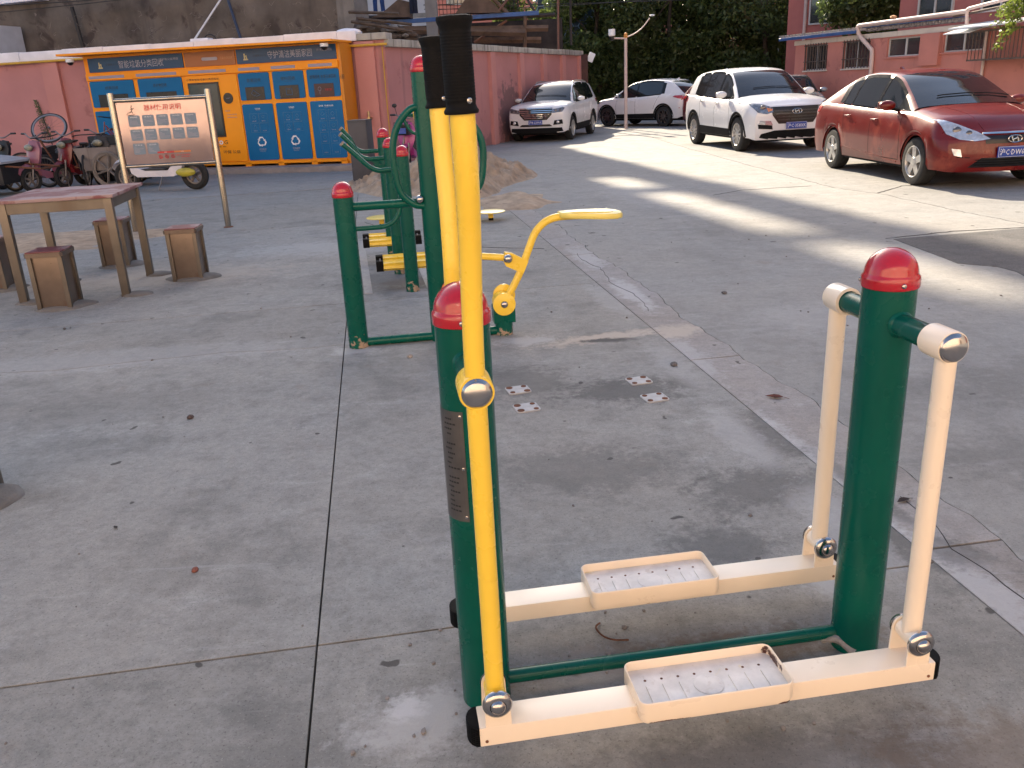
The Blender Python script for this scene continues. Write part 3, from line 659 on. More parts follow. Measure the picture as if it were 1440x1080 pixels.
m_bank = M('old_earth_render', (.125, .105, .09), .95, var=.4, vs=1.2, bump=.9, bs=6, stain=[((.07, .055, .05), .55, 1.5), ((.26, .22, .2), .69, 2.6)], streak=((.045, .038, .036), .56, 1.4))
WL = thing('boundary_wall', 'long pink rendered boundary wall with white coping behind the recycling kiosk', 'wall', tuple(lw(0, 0)), LA)
B().box(-14, .84, 0, .24, -.1, 2.62).done('wall', m_pink, WL)
for x in (-12.6, -7.49, -4.0, .40):
    B().box(x-.22, x+.22, -.09, .003, -.1, 2.60).done('pilaster', m_pinkd, WL)
b = B(); rr = random.Random(4)
x = -14
while x < .2:
    l = rr.uniform(.7, 1.3); b.box(x, min(x+l-.004, .25), -.10-rr.uniform(0, .02), .30, 2.622, 2.83+rr.uniform(-.012, .012), bev=.02); x += l
b.ico((.0, .08, 2.80), .2, 3, (1.5, .8, .45), .08)
b.done('coping', m_cope, WL)
B().box(.255, .92, -.10, .32, 2.622, 2.76, bev=.02).done('coping', m_copem, WL)
B().tube([(-14, -.15, 2.585), (-6.2, -.15, 2.60)], .028, 10).done('gas_pipe', m_gasy, WL)
B().tube([(-.15, -.15, 2.52), (.95, -.15, 2.52)], .028, 10).done('gas_pipe', m_gasy, WL)
B().tube([(.80, -.045, 2.50), (.80, -.045, .3)], .012, 8).done('drop_pipe', m_gasy, WL)
t = thing('wall_tap', 'brass outside tap and stub on the pink pilaster beside the dark cabinet', 'tap', tuple(lw(.42, .1, 1.02)), LA)
B().cyl((0, 0, 0), (0, -.16, 0), .03).done('stub', M('brass', (.45, .33, .16), .35, 1), t); B().cyl((0, -.13, -.13), (0, -.13, .15), .028).done('tap_body', M('brass_dull', (.40, .32, .2), .4, .9), t)
# the wall that runs away to the right of the corner
c0 = lw(.84, .0); e0 = Vector((3.05, 33.2, 0)); d = e0-c0; RA = math.atan2(d.y, d.x); RL = d.length
WR = thing('boundary_wall', 'pink boundary wall receding behind the white parked car, with weathered grey coping', 'wall', tuple(c0), RA)
B().box(.0, RL, 0, .24, -.1, 2.47).done('wall', M('sooty_pink_render', (.46, .21, .205), .85, var=.10, vs=.9, bump=.25, bs=70, stain=((.35, .15, .15), .60, 1.3), streak=((.24, .13, .13), .62, 2.2), sc=1.1, spots=[(7.3, 0, .7, (1.0, .5, .95), (.13, .085, .085), .75), (4.6, 0, .0, (2.2, .5, .35), (.2, .11, .11), .6), (10.5, 0, .1, (1.5, .5, .3), (.2, .11, .11), .5)]), WR)
for i, x in enumerate((2.6, 5.9, 8.2, 10.3, 12.3, RL-.15)):
    B().box(x-.17, x+.17, -.10, .003, -.1, 2.46).done('pilaster', m_pinkd, WR)
x = 0.0
while x < RL:
    l = rr.uniform(1.0, 1.7); B().box(x, min(x+l-.01, RL+.1), -.11, .32, 2.472, 2.63+rr.uniform(-.012, .012), bev=.015).done('coping', m_copem, WR); x += l
# bank of old masonry behind and above the wall
bk = thing('old_masonry_wall', 'tall dark weathered masonry wall rising behind the white coping', 'wall', tuple(lw(0, -2.6)), LA)
b = B(); nx, nz = 90, 26
from mathutils import noise as NZ
g_ = {}
for i in range(nx+1):
    for j in range(nz+1):
        x = -16+15.1*i/nx; z = 5.6*j/nz
        g_[i, j] = b.b.verts.new((x, NZ.noise(Vector((x*.9, z*1.3, 3)))*.14+NZ.noise(Vector((x*3, z*4, 1)))*.07, z))
for i in range(nx):
    for j in range(nz): b.b.faces.new((g_[i, j], g_[i+1, j], g_[i+1, j+1], g_[i, j+1]))
b.box(-16, -.9, .2, .8, 0, 5.6)
b.done('masonry', m_bank, bk, smooth=60)
m_conc_ = M('broken_concrete', (.20, .18, .16), .9, var=.25, vs=5, bump=.5); m_rub_ = M('rotten_board', (.09, .065, .05), .9, var=.4, vs=5, bump=.5)
m_wt = M('white_tile', (.55, .56, .60), .35, var=.1, vs=3)
for (x0, x1, m) in ((-1.12, -.66, M('grey_concrete_pier', (.17, .16, .15), .9, var=.25, vs=2, bump=.5, streak=((.06, .055, .05), .55, 2))),):
    B().box(x0, x1, -.30, .6, 0, 5.9).done('pier', m, bk)
for x in (-8.2,): B().tube([(x-.1, -.2, 2.6), (x-.25, -.2, 4.0)], .05, 8).done('iron_strut', M('dark_iron', (.03, .028, .03), .6, .3), bk)
B().box(-16, -9.2, -.25, .9, 4.42, 4.55, Matrix.Rotation(R(-1.2), 4, 'Y')).done('coping', m_cope, bk)
rb = thing('rubble_bank', 'dark bank of rubble and old boards between the masonry wall and the shed', 'rubble', tuple(lw(-.66, -1.9)), LA)
b = B(); g_ = {}
for i in range(41):
    for j in range(13):
        x = 1.62*i/40; z = (3.30-.22*x-.06*x*x)*j/12
        g_[i, j] = b.b.verts.new((x, NZ.noise(Vector((x*2, z*2.5, 7)))*.3+z*.12, z))
for i in range(40):
    for j in range(12): b.b.faces.new((g_[i, j], g_[i+1, j], g_[i+1, j+1], g_[i, j+1]))
b.done('rubble_face', M('dark_rubble', (.075, .06, .052), .95, var=.5, vs=4, bump=1, bs=9), rb, smooth=30)
rr2 = random.Random(31)
for k in range(46):
    x = rr2.uniform(.05, 1.5); z = rr2.uniform(2.55, 3.30-.22*x-.05*x*x); s_ = rr2.uniform(.05, .16)
    B().ico((x, -.10+z*.12-.3*rr2.random()*.4, z), s_, 1, (1.5, .7, .6), .25).done('stone', [m_conc_, m_rub_, m_bank][k % 3], rb, smooth=0)
for k, (x0, z0, x1, z1) in enumerate([(.1, 3.15, 1.6, 2.85), (.3, 3.2, 1.6, 3.0), (.1, 3.35, 1.3, 3.25)]): B().tube([(x0, -.15-.05*k, z0), (x1, -.2, z1)], .035, 4).done('board', m_rub_, rb, smooth=0)
hut = thing('tiled_hut', 'corner of a white tiled hut at the far left above the wall', 'hut', tuple(lw(-10.1, -1.4)), LA)
b = B()
for i in range(6):
    for j in range(14): b.box(-1.0+i*.165, -1.0+i*.165+.16, -.02, .01, 2.4+j*.085, 2.4+j*.085+.08)
b.done('tile', m_wt, hut, smooth=0, kind='stuff'); B().box(-1.05, 0, .012, 1.0, 0, 3.62).done('hut_wall', m_wt, hut)
# creeper strands and wires over the masonry
b = B(); r = random.Random(21)
for i in range(150):
    x = r.uniform(-9.5, 0); z = 2.75+abs(r.gauss(0, .25)) if i % 3 else r.uniform(2.8, 3.9); P = [Vector((x, -.2, z))]
    for k in range(r.randint(3, 8)): P.append(P[-1]+Vector((r.uniform(-.10, .10), r.uniform(-.04, .03), r.uniform(-.09, .05))))
    b.tube(P, .0035, 4)
b.done('dry_creeper', M('dry_creeper', (.20, .175, .16), .9, var=.3), bk, smooth=0, kind='stuff')
m_wire = M('cable', (.012, .012, .013), .6)
def cable(p, q, sag, rad, lab, n=14, grp='thin black overhead cables'):
    p = Vector(p); q = Vector(q); b = B(); b.tube([p.lerp(q, i/n)-Vector((0, 0, sag*4*(i/n)*(1-i/n))) for i in range(n+1)], rad, 6)
    return b.done('overhead_cable', m_wire, None, label=lab, category='cable')
cable(lw(-14, -2.0, 4.35), lw(-.3, -2.0, 4.45), .32, .012, 'upper sagging black cable in front of the dark masonry')
cable(lw(-14, -2.0, 3.95), lw(.5, -2.0, 4.35), .12, .010, 'lower nearly straight cable in front of the dark masonry')
p = thing('leaning_pipe', 'thin white pipe leaning over the kiosk roof against the masonry', 'pipe', (0, 0, 0))
B().tube([lw(-3.85, -.05, 2.70), lw(-3.0, -1.2, 4.3)], .022, 8).done('pipe', M('white_pipe', (.6, .6, .62), .4), p)
p = thing('leaning_post', 'dark blue iron post leaning behind the thin white pipe', 'post', (0, 0, 0))
B().tube([lw(-3.9, -1.9, 4.6), lw(-3.35, -1.6, 2.8)], .035, 8).done('shaft', M('dark_blue_iron', (.03, .045, .09), .5, .2), p)
p = thing('wire_coil', 'loop of dark hose on the white coping above the kiosk', 'hose', tuple(lw(-3.35, -.15, 2.8)), LA)
B().tube(arc((0, 0, 0), .16, 0, math.pi, 12, (1, 0, 0), (0, 0, 1)), .014, 8).done('hose', m_wire, p)
B().box(-.45, .0, -.1, .15, -.0, .09, bev=.03).done('cement_lump', m_cope, p)

# ---- shed and scaffold beyond the corner
sh = thing('lean_to_shed', 'ramshackle open shed of timber, mesh and blue beam beyond the corner of the wall', 'shed', (-4.55, 35.0, -.667), R(-3), None, 1.43)
m_tim = M('old_timber', (.16, .10, .065), .9, var=.35, vs=4, bump=.4); m_dk = M('dark_lumber', (.045, .036, .032), .9, var=.4, vs=3, bump=.4)
m_conc = M('raw_concrete', (.24, .22, .20), .9, var=.15, vs=3, bump=.4)
for i, (x0, z0, x1, z1, th, d_) in enumerate([(-.9, 3.2, 4.0, 2.85, .10, 1.0), (-.6, 2.95, 1.7, 2.7, .14, 1.4), (1.6, 3.05, 4.6, 2.95, .08, .8), (-.3, 3.45, 1.0, 3.4, .06, .5), (2.6, 2.75, 4.4, 2.68, .08, 1.0), (1.7, 3.28, 4.8, 3.3, .05, .7)]):
    B().tube([(x0, .1*i, z0), (x1, .12*i, z1)], th, 4).done('plank', m_dk if i % 2 else m_tim, sh, smooth=0)
b = B(); b.prism([(-1.6, 2.3), (1.2, 2.3), (1.6, 2.65), (.8, 2.85), (.2, 2.95), (-.6, 3.25), (-1.6, 3.3)], .4, (0, .9, 0)); b.done('rubble_slab', m_conc, sh, bev=.02)
B().prism([(-.7, 2.7), (1.1, 2.62), (1.15, 2.86), (-.65, 3.16)], .2, (0, -.3, 0)).done('rubble_slab', M('pinkish_rubble', (.30, .22, .19), .9, var=.25, vs=4, bump=.5), sh, bev=.02)
B().box(1.40, 1.70, -.1, .2, 0, 4.8, bev=.01).done('concrete_post', m_conc, sh)
B().box(.1, 4.4, -.12, .0, 3.22, 3.32, Matrix.Rotation(R(-.6), 4, 'Y')).done('blue_beam', M('blue_beam_paint', (.03, .10, .28), .5, var=.2), sh)
B().box(-2.0, 5.0, 1.4, 1.5, 0, 3.25).done('back_boards', m_dk, sh)
for i, (x0, z0, x1, z1) in enumerate([(-.2, 3.2, -.35, 4.6), (2.5, 2.6, 2.55, 4.8), (3.2, 3.3, 4.3, 4.5), (3.0, 3.9, 3.6, 3.3), (4.3, 3.3, 3.5, 4.6), (4.85, 2.4, 4.9, 4.8), (3.95, 2.3, 4.0, 3.3), (5.2, 2.5, 5.2, 4.8), (-1.2, 3.1, -1.25, 4.6), (2.2, 4.0, 5.3, 4.1), (-1.4, 4.05, 1.2, 4.0), (2.6, 2.7, 3.5, 3.2)]):
    B().tube([(x0, .0+.03*i, z0), (x1, .05+.03*i, z1)], .032 if i % 3 else .05, 6).done('scaffold_pole', [m_tim, m_dk, M('rusty_pole', (.2, .10, .07), .8)][i % 3], sh)
b = B()
for i in range(22): b.tube([(1.7+i*.1, .55, 3.36), (1.7+i*.1, .55, 4.5)], .008, 4)
for i in range(9): b.tube([(1.7, .56, 3.45+i*.12), (3.8, .56, 3.45+i*.12)], .008, 4)
b.done('wire_mesh', m_dk, sh, smooth=0, kind='stuff')
B().prism([(2.2, 3.4), (3.4, 3.36), (3.2, 3.6), (2.75, 3.95), (2.5, 3.75)], .5, (0, .3, 0)).done('tarp_heap', M('brown_tarp', (.12, .075, .05), .85, var=.3, vs=4), sh, bev=.05)
B().prism([(.0, 3.4), (1.0, 3.36), (1.1, 3.7), (.75, 3.8), (.3, 3.5)], .5, (0, .2, 0)).done('tarp_heap', M('brown_tarp', (.12, .075, .05), .85, var=.3, vs=4), sh, bev=.05)
def trousers(x, y, z, m, lab, w_=1):
    t = thing('hanging_trousers', lab, 'trousers', (x, y, z), 0, None, 1.3)
    b = B()
    for s in (-1, 1): b.tube(smoothpath([(s*.06, 0, 1.0), (s*.085*w_, .01, .6), (s*.10*w_, -.01, .25), (s*.11*w_, .01, 0)], 4), [.085]+[.075]*4+[.065]*4+[.06]*3+[.062], 10)
    b.done('legs', m, t)
trousers(-4.25, 34.6, 4.40, M('blue_cotton', (.02, .05, .16), .9, var=.2, vs=9, bump=.3), 'blue work trousers hanging in the shed left of the concrete post')
trousers(-2.95, 34.4, 4.25, M('navy_cotton', (.01, .013, .03), .9, var=.2, vs=9, bump=.3), 'dark navy trousers hanging right of the concrete post', .5)

# ---- kiosk
m_or = M('orange_cabinet_paint', (.88, .31, .008), .4, var=.05, vs=2, spec=.3, streak=((.55, .2, .02), .66, 5))
m_or_shade = M('shaded_orange_panel', (.33, .12, .035), .45, var=.08, vs=2)  # orange darkened: carries the shade under the roof overhang
m_blu = M('blue_door_print', (.004, .13, .32), .45, var=.08, vs=1.5, spec=.22)
m_blu_shade = M('shaded_blue_sign', (.007, .050, .135), .4, var=.06, vs=2)  # header blue, with the roof overhang's shade put into the colour
m_hole = M('hatch_black', (.012, .011, .012), .3)
m_scr = M('dim_screen', (.02, .045, .055), .12, var=.5, vs=1.1)
m_grey = M('grey_strip', (.30, .28, .36), .5, var=.05)
KI = thing('recycling_kiosk', 'orange and blue smart recycling kiosk with five bins, screen and printed signs', 'kiosk', tuple(K0), LA)
B().box(-6.05, .06, .02, .68, .16, 2.62).done('cabinet', m_or, KI)
# rounded side cheek
B().prism([(.02, .12), (.66, .12), (.66, 2.45), (.60, 2.56), (.40, 2.62), (.02, 2.62)], .05, (.062, 0, 0), (0, 1, 0), (0, 0, 1)).done('side_panel', M('orange_side', (.62, .22, .012), .4, var=.05, vs=2), KI, bev=.006)
B().box(-6.4, .12, -.42, .66, 2.585, 2.63, Matrix.Rotation(R(.35), 4, 'Y')).done('roof', m_or, KI, bev=.004)
for s in (-5.96, -5.17, -3.60, -2.33, -1.53, -.73, -.03): B().box(s-.07, s+.07, -.03, .3, .0, .20).done('foot', m_or, KI)
B().box(-6.03, .04, -.03, .03, .17, .225).done('bottom_rail', m_or, KI)
for (a, b_) in ((2.09, 2.235),): B().box(-6.03, .05, -.035, .03, a, b_).done('middle_rail', m_or, KI, bev=.004)
for (x0, x1) in ((-5.95, -5.05), (-4.75, -3.75), (-3.45, -2.55), (-2.25, -1.75), (-1.48, -.92), (-.62, -.08)): B().box(x0, x1, -.041, -.034, 2.125, 2.185).done('light_strip', m_grey, KI, smooth=0)
def door(x0, x1, z0, z1, m, name='panel'): return B().prism(rrect(x0, x1, z0, z1, .035, 3), .022, (0, .022, 0), (1, 0, 0), (0, 0, 1)).done(name, m, KI, bev=.003) if False else B().prism([(x, z) for x, z in rrect(x0, x1, z0, z1, .035, 3)], .030, (0, .022, 0), (1, 0, 0), (0, 0, 1)).done(name, m, KI, bev=.003)
YF = -.0105
def ktext(s, par, x, z, h, w_, m): return text(s, 'lettering', m, par, x, YF, z, h, w_, (0, 0, 0))
# header signs
for (x0, x1, s, m) in ((-5.93, -3.56, 0, m_blu_shade), (-3.52, -2.30, 1, m_or_shade), (-2.27, .03, 2, m_blu_shade)):
    B().box(x0, x1, -.008, .021, 2.262, 2.560).done('header_sign', m, KI, bev=.003)
def logo(par, x, z, k=1):
    b = B(); b.box(x-.05*k, x+.05*k, YF-.002, YF, z-.06*k, z-.035*k); b.box(x-.035*k, x-.01*k, YF-.002, YF, z-.04*k, z+.06*k); b.box(x-.01*k, x+.03*k, YF-.002, YF, z+.0*k, z+.025*k); b.box(x+.005*k, x+.03*k, YF-.002, YF, z-.04*k, z+.03*k)
    b.done('emblem', M('pale_yellow_print', (.5, .45, .25), .5), par, smooth=0)
logo(KI, -5.62, 2.40, 1.1); logo(KI, -2.05, 2.40, 1.1)
ktext('小黄狗 DOG', KI, -5.32, 2.41, .05, .34, m_inkd); ktext('小黄狗 DOG', KI, -1.73, 2.41, .05, .30, m_inkd)
ktext('智能垃圾分类回收', KI, -4.60, 2.40, .16, 1.12, m_inkg); ktext('守护清洁美丽家园', KI, -1.02, 2.415, .155, 1.02, m_inkg)
ktext('环境公益项目', KI, -3.87, 2.455, .05, .40, m_inkg); ktext('环境公益项目', KI, -.23, 2.455, .05, .34, m_inkg)
B().prism(rrect(-3.10, -2.72, 2.375, 2.44, .03, 4), .004, (0, -.008, 0), (1, 0, 0), (0, 0, 1)).done('pill_print', m_inkg, KI, smooth=0)
ktext('垃圾分类回收', KI, -2.51, 2.41, .055, .30, M('faint_print', (.5, .25, .12), .5))
# bins
upper = [(-5.99, -4.88, '纸类回收'), (-4.76, -3.67, '纺织物回收'), (-2.30, -1.575, '金属回收'), (-1.49, -.775, '塑料回收'), (-.69, .04, '玻璃回收 有害垃圾回收')]
for i, (x0, x1, s) in enumerate(upper):
    xm = (x0+x1)/2
    u_ = door(x0, x1, 1.515, 2.075, m_blu, 'upper_panel'); d_ = door(x0, x1, .245, 1.435, m_blu, 'lower_door')
    ktext(s, u_, xm, 1.925, .075, .34 if i < 4 else .60, m_inkd)
    B().box(xm-.10, xm+.10, YF-.001, YF, 1.865, 1.869).done('thin_line', m_inkd, u_, smooth=0)
    hx = .38 if i < 2 else .225
    B().box(xm-hx, xm+hx, -.016, -.0085, 1.52, 1.785).done('hatch', m_hole if i < 4 else M('hatch_dark_red', (.05, .018, .02), .4), u_, bev=.004)
    if i == 2:
        b = B(); b.tube([(xm-.03, -.019, 1.72), (xm-.09, -.019, 1.65), (xm-.01, -.019, 1.60), (xm+.05, -.019, 1.66), (xm-.03, -.019, 1.72)], .004, 4); b.tube([(xm+.05, -.019, 1.66), (xm+.12, -.019, 1.62), (xm+.02, -.019, 1.59)], .004, 4); b.done('icon', M('blue_icon', (.05, .2, .42), .5), u_, smooth=0)
    if i == 3:
        b = B(); b.tube([(xm-.07, -.019, 1.59), (xm+.07, -.019, 1.59), (xm+.065, -.019, 1.73), (xm+.035, -.019, 1.71), (xm-.03, -.019, 1.71), (xm-.065, -.019, 1.73), (xm-.07, -.019, 1.59)], .004, 4); b.done('icon', M('blue_icon', (.05, .2, .42), .5), u_, smooth=0)
    if i == 4:
        b = B(); b.tube([Vector((xm-.10, -.019, 1.68))+Vector((.035*math.cos(q), 0, .04*math.sin(q))) for q in [k*.628 for k in range(11)]], .004, 4); b.tube([(xm-.10, -.019, 1.64), (xm-.10, -.019, 1.57)], .004, 4); b.done('icon', m_inkg, u_, smooth=0)
        ktext('有害垃圾', u_, xm+.10, 1.66, .05, .16, m_inkr).location.y = -.019
    if i >= 2:
        ktext('可回收物' if i < 4 else '玻璃  有害垃圾', d_, xm, 1.335, .036, .13 if i < 4 else .34, m_inkw)
        B().box(xm-.05, xm+.05, YF-.001, YF, 1.300, 1.304).done('thin_line', m_inkg, d_, smooth=0)
        cols, rows, z0, sz = (2, 2, 1.235, .20) if i < 4 else (2, 4, 1.255, .205)
        m_ol = M('outline_print', (.16, .30, .48), .5); b = B()
        for cxi in range(cols):
            for rj in range(rows):
                gx = xm+(-.215+cxi*.22 if i < 4 else -.20+cxi*.235); gz = z0-rj*.205 if i < 4 else z0-rj*.235
                w1 = .205 if i < 4 else .185; h1 = .19 if i < 4 else .225
                b.tube([(gx, YF, gz), (gx+w1, YF, gz), (gx+w1, YF, gz-h1), (gx, YF, gz-h1), (gx, YF, gz)], .0022, 4)
                R2 = random.Random(i*31+cxi*5+rj)
                if not (i < 4 and cxi == 1 and rj == 1) and rj < 3:
                    ccx, ccz = gx+w1/2, gz-h1*.40; P = [(ccx+R2.uniform(.02, .05)*math.cos(q), YF, ccz+R2.uniform(.02, .05)*math.sin(q)) for q in [k*.785 for k in range(8)]]; b.tube(P+[P[0]], .0024, 4)
        b.done('icon_grid', m_ol, d_, smooth=0)
        for cxi in range(cols):
            for rj in range(rows):
                gx = xm+(-.215+cxi*.22 if i < 4 else -.20+cxi*.235); gz = z0-rj*.205 if i < 4 else z0-rj*.235
                w1 = .205 if i < 4 else .185; h1 = .19 if i < 4 else .225
                word = {2: ['易拉罐', '金属厨具', '废铁丝', '其他金属'], 3: ['塑料瓶', '塑料玩具', '塑料盆', '其他塑料'], 4: ['玻璃瓶', '废电池', '玻璃杯', '体温计', '玻璃罐', '废灯管', '其他玻璃', '其他有害']}[i][cxi*rows+rj]
                ktext(word, d_, gx+w1/2, gz-h1*.82, .022, .09, M('outline_print', (.16, .30, .48), .5) if False else m_inkg)
        if i < 4:      # recycling mark: three bent arrows
            b = B(); cz = .64
            for k in range(3):
                a = R(90+120*k)
                def rt(x, z): return (xm+x*math.cos(a-R(90))-z*math.sin(a-R(90)), YF-.001, cz+x*math.sin(a-R(90))+z*math.cos(a-R(90)))
                for pl_ in ([(-.045, .105), (.03, .105), (.045, .082), (-.03, .07)], [(.03, .105), (.073, .045), (.092, .06), (.088, .01), (.036, .025), (.052, .034), (.028, .075)], [(-.045, .105), (-.03, .07), (-.052, .035), (-.078, .053)]):
                    b.face([rt(x, z) for x, z in pl_])
            b.done('recycling_mark', m_inkw, d_, smooth=0)
            ktext('可回收物', d_, xm, .475, .05, .17, m_inkg); ktext('Recyclable', d_, xm, .43, .025, .13, m_inkg)
# middle module
md = B().box(-3.575, -2.335, -.004, .021, .24, 2.075).done('screen_module', M('orange_front', (.90, .33, .01), .4, var=.04, vs=2, spec=.3), KI, bev=.003)
B().box(-3.53, -2.78, -.022, -.003, .77, 1.93).done('screen_bezel', m_hole, md, bev=.004)
B().box(-3.49, -2.82, -.025, -.0215, .81, 1.89).done('screen', m_scr, md)
B().lathe([(.115, 0), (.115, .012), (0, .014)], (-2.60, -.004, 1.58), (0, -1, 0), 28).done('reader_disc', m_hole, md)
ktext('扫码投递', md, -2.60, 1.58, .022, .09, m_inkg).location.y = -.0195
ktext('小黄狗智能垃圾分类回收机', md, -3.15, 1.995, .045, .80, m_inkd)
ktext('请投递', md, -2.66, 1.32, .03, .12, m_inkg); ktext('分类回收 保护环境', md, -2.57, 1.24, .026, .24, m_inkg); ktext('请按提示操作投放', md, -2.57, 1.18, .026, .24, m_inkg)
ktext('D  G', md, -2.92, .655, .085, .30, m_inkd); B().lathe([(.045, 0), (.045, .003), (.022, .003), (.022, 0)], (-2.93, YF, .655), (0, -1, 0), 20).done('letter_ring', m_inkw, md)
ktext('智 能', md, -2.92, .565, .03, .2, m_inkd); ktext('环保 公益', md, -2.70, .445, .07, .42, m_inkd)
ktext('小黄狗', KI, .115, 1.9, .1, .1, m_inkd)
for (x, lab) in ((-6.16, 'white dome camera under the left end of the kiosk roof'), (-.10, 'white dome camera under the right end of the kiosk roof')):
    t = thing('dome_camera', lab, 'camera', tuple(K0+LD*x+LN*.28+Vector((0, 0, 2.50))), LA)
    B().lathe([(0, .06), (.085, .06), (.09, 0), (.075, -.01)], n=20).done('housing', m_inkw, t); B().lathe([(.07, -.01), (.062, -.04), (.035, -.065), (0, -.075)], n=20).done('dome', m_hole, t)
# plinth
B().box(-6.4, .35, -.52, .80, -.02, .118, bev=.015).done('kiosk_plinth', M('plinth_concrete', (.27, .24, .23), .9, var=.2, vs=3, bump=.4), None, kind='structure').matrix_world = Matrix.Translation(K0) @ Matrix.Rotation(LA, 4, 'Z')
# dark cabinet in front of the kiosk end
t = thing('dark_cabinet', 'slate grey upright metal cabinet beside the right end of the kiosk', 'cabinet', (-2.46, 15.65, 0), R(-8))
B().box(-.165, .165, -.13, .25, 0, 1.10, bev=.006).done('box', M('slate_paint', (.045, .048, .062), .5, var=.1), t); B().box(-.175, .175, -.14, .26, 1.10, 1.115).done('lid', M('slate_lid', (.06, .062, .075), .5), t)
B().box(-.15, .15, -.137, -.128, .05, 1.06, bev=.003).done('door', M('slate_door', (.05, .052, .066), .45), t)
B().tube(smoothpath([(-2.50, 15.0, .03), (-2.45, 16.0, .04), (-2.42, 17.4, .04), (-2.35, 18.9, .04)], 6), .045, 10).done('rubber_hose', m_black, None, label='thick black hose lying along the ground by the dark cabinet', category='hose')
# ------------------------------------------------------------------ sign board
sr = Vector((-3.557, 11.12, 0)); sl_ = Vector((-4.70, 11.0, 0)); sdv = sl_-sr; SL = sdv.length; SA = math.atan2(-sdv.y, -sdv.x)
SB = thing('notice_board', 'steel framed pink notice board on two posts with red heading and blue boxes', 'notice board', tuple(sl_), SA)
m_board = M('pinkish_board', (.46, .35, .33), .2, .6, var=.10, vs=1.6, coat=.3, stain=((.44, .33, .31), .58, 1.8))
m_card = M('slate_blue_card', (.15, .21, .28), .4, var=.08, vs=3)
for x in (0, SL):
    B().lathe([(.038, -.02), (.038, 1.675), (.035, 1.69), (.0, 1.692)], (x, 0, 0), n=28).done('post', m_steels, SB); B().lathe([(.062, 0), (.06, .008), (.038, .012)], (x, 0, 0), n=20).done('post_flange', m_rust, SB)
B().cyl((.02, 0, 1.60), (SL-.02, 0, 1.60), .026, n=20).done('top_rail', m_steels, SB); B().cyl((.02, 0, .82), (SL-.02, 0, .82), .022, n=20).done('bottom_rail', m_steels, SB)
bd = B().box(.045, SL-.045, -.012, .012, .84, 1.575, bev=.003).done('board', m_board, SB)
def cwrap(s, x, z, h, w_, m): return text(s, 'lettering', m, bd, x, -.0145, z, h, w_)
W_ = SL-.09; X0 = .045
text('器材使用说明', 'lettering', m_inkr, bd, X0+.51*W_, -.0145, 1.505, .070, .44, None, .009)
b = B()   # running figure emblem
for P in ([(.20, 1.52), (.215, 1.495), (.20, 1.47), (.215, 1.445)], [(.19, 1.497), (.215, 1.495), (.235, 1.51)], [(.20, 1.47), (.18, 1.455), (.15, 1.45)], [(.14, 1.435), (.18, 1.425), (.23, 1.43)]): b.tube([(X0+x-.03, -.0135, z) for x, z in P], .004, 5)
b.lathe([(.008, 0), (0, .001)], (X0+.18, -.013, 1.532), (0, -1, 0), 10)
b.done('emblem', m_inkd, bd, smooth=0)
names_ = [['太极揉推器', '健 骑 机', '上肢牵引器', '腰背按摩器', '双人漫步机'], ['伸腰伸背器', '三位扭腰器', '肩关节康复器', '椭 圆 机', '四位蹬力器'], ['棋 牌 桌', '腿部按摩器']]
R9 = random.Random(5)
for rj, row in enumerate(names_):
    for ci, nm in enumerate(row):
        cxx = X0+W_*(.175+ci*.158); cz = 1.355-rj*.165
        cd = B().prism(rrect(cxx-.070, cxx+.070, cz-.066, cz+.066, .016, 3), .0015, (0, -.0122, 0), (1, 0, 0), (0, 0, 1)).done('card', m_card, bd, smooth=0)
        o = text(nm, 'lettering', m_inkw, cd, cxx, -.0150, cz+.045, .016, .085)
        b = B()
        for k in range(5):
            z = cz+.018-k*.014; x1 = cxx+R9.uniform(-.02, .06) if k else cxx-.03; b.face([(cxx-.058, -.0148, z), (x1, -.0148, z), (x1, -.0148, z-.005), (cxx-.058, -.0148, z-.005)])
        b.done('print_lines', m_inkg, cd, smooth=0)
B().box(X0+W_*.37, X0+W_*.56, -.0150, -.0135, .962, .982).done('red_band', m_inkr, bd, smooth=0); B().box(X0+W_*.56, X0+W_*.75, -.0150, -.0135, .962, .982).done('orange_band', M('orange_print', (.55, .17, .04), .5), bd, smooth=0)
cwrap('禁止', X0+W_*.465, .972, .012, .03, m_inkw).location.y = -.0165; cwrap('注意', X0+W_*.655, .972, .012, .03, m_inkw).location.y = -.0165
b = B()
for k in range(3):
    c = (X0+W_*(.40+.07*k), -.0140, .918); b.tube(arc(c, .021, 0, 2*math.pi, 14, (1, 0, 0), (0, 0, 1)), .003, 4); b.tube([(c[0]-.014, c[1], c[2]+.014), (c[0]+.014, c[1], c[2]-.014)], .003, 4); b.tube([(c[0]-.008, c[1], c[2]-.012), (c[0]-.002, c[1], c[2]+.0), (c[0]+.008, c[1], c[2]+.004)], .003, 4)
b.done('prohibition_mark', m_inkr, bd, smooth=0)
cwrap('爱护公共健身器材', X0+W_*.66, .930, .016, .17, m_inkr); cwrap('请按说明使用', X0+W_*.68, .905, .015, .10, m_inkr)
b = B()
for (x, z) in ((.06, 1.56), (SL-.06, 1.56), (.06, .857), (SL-.06, .857)): b.lathe([(.006, 0), (0, .003)], (x, -.012, z), (0, -1, 0), 8)
b.done('rivet', m_steel, bd)
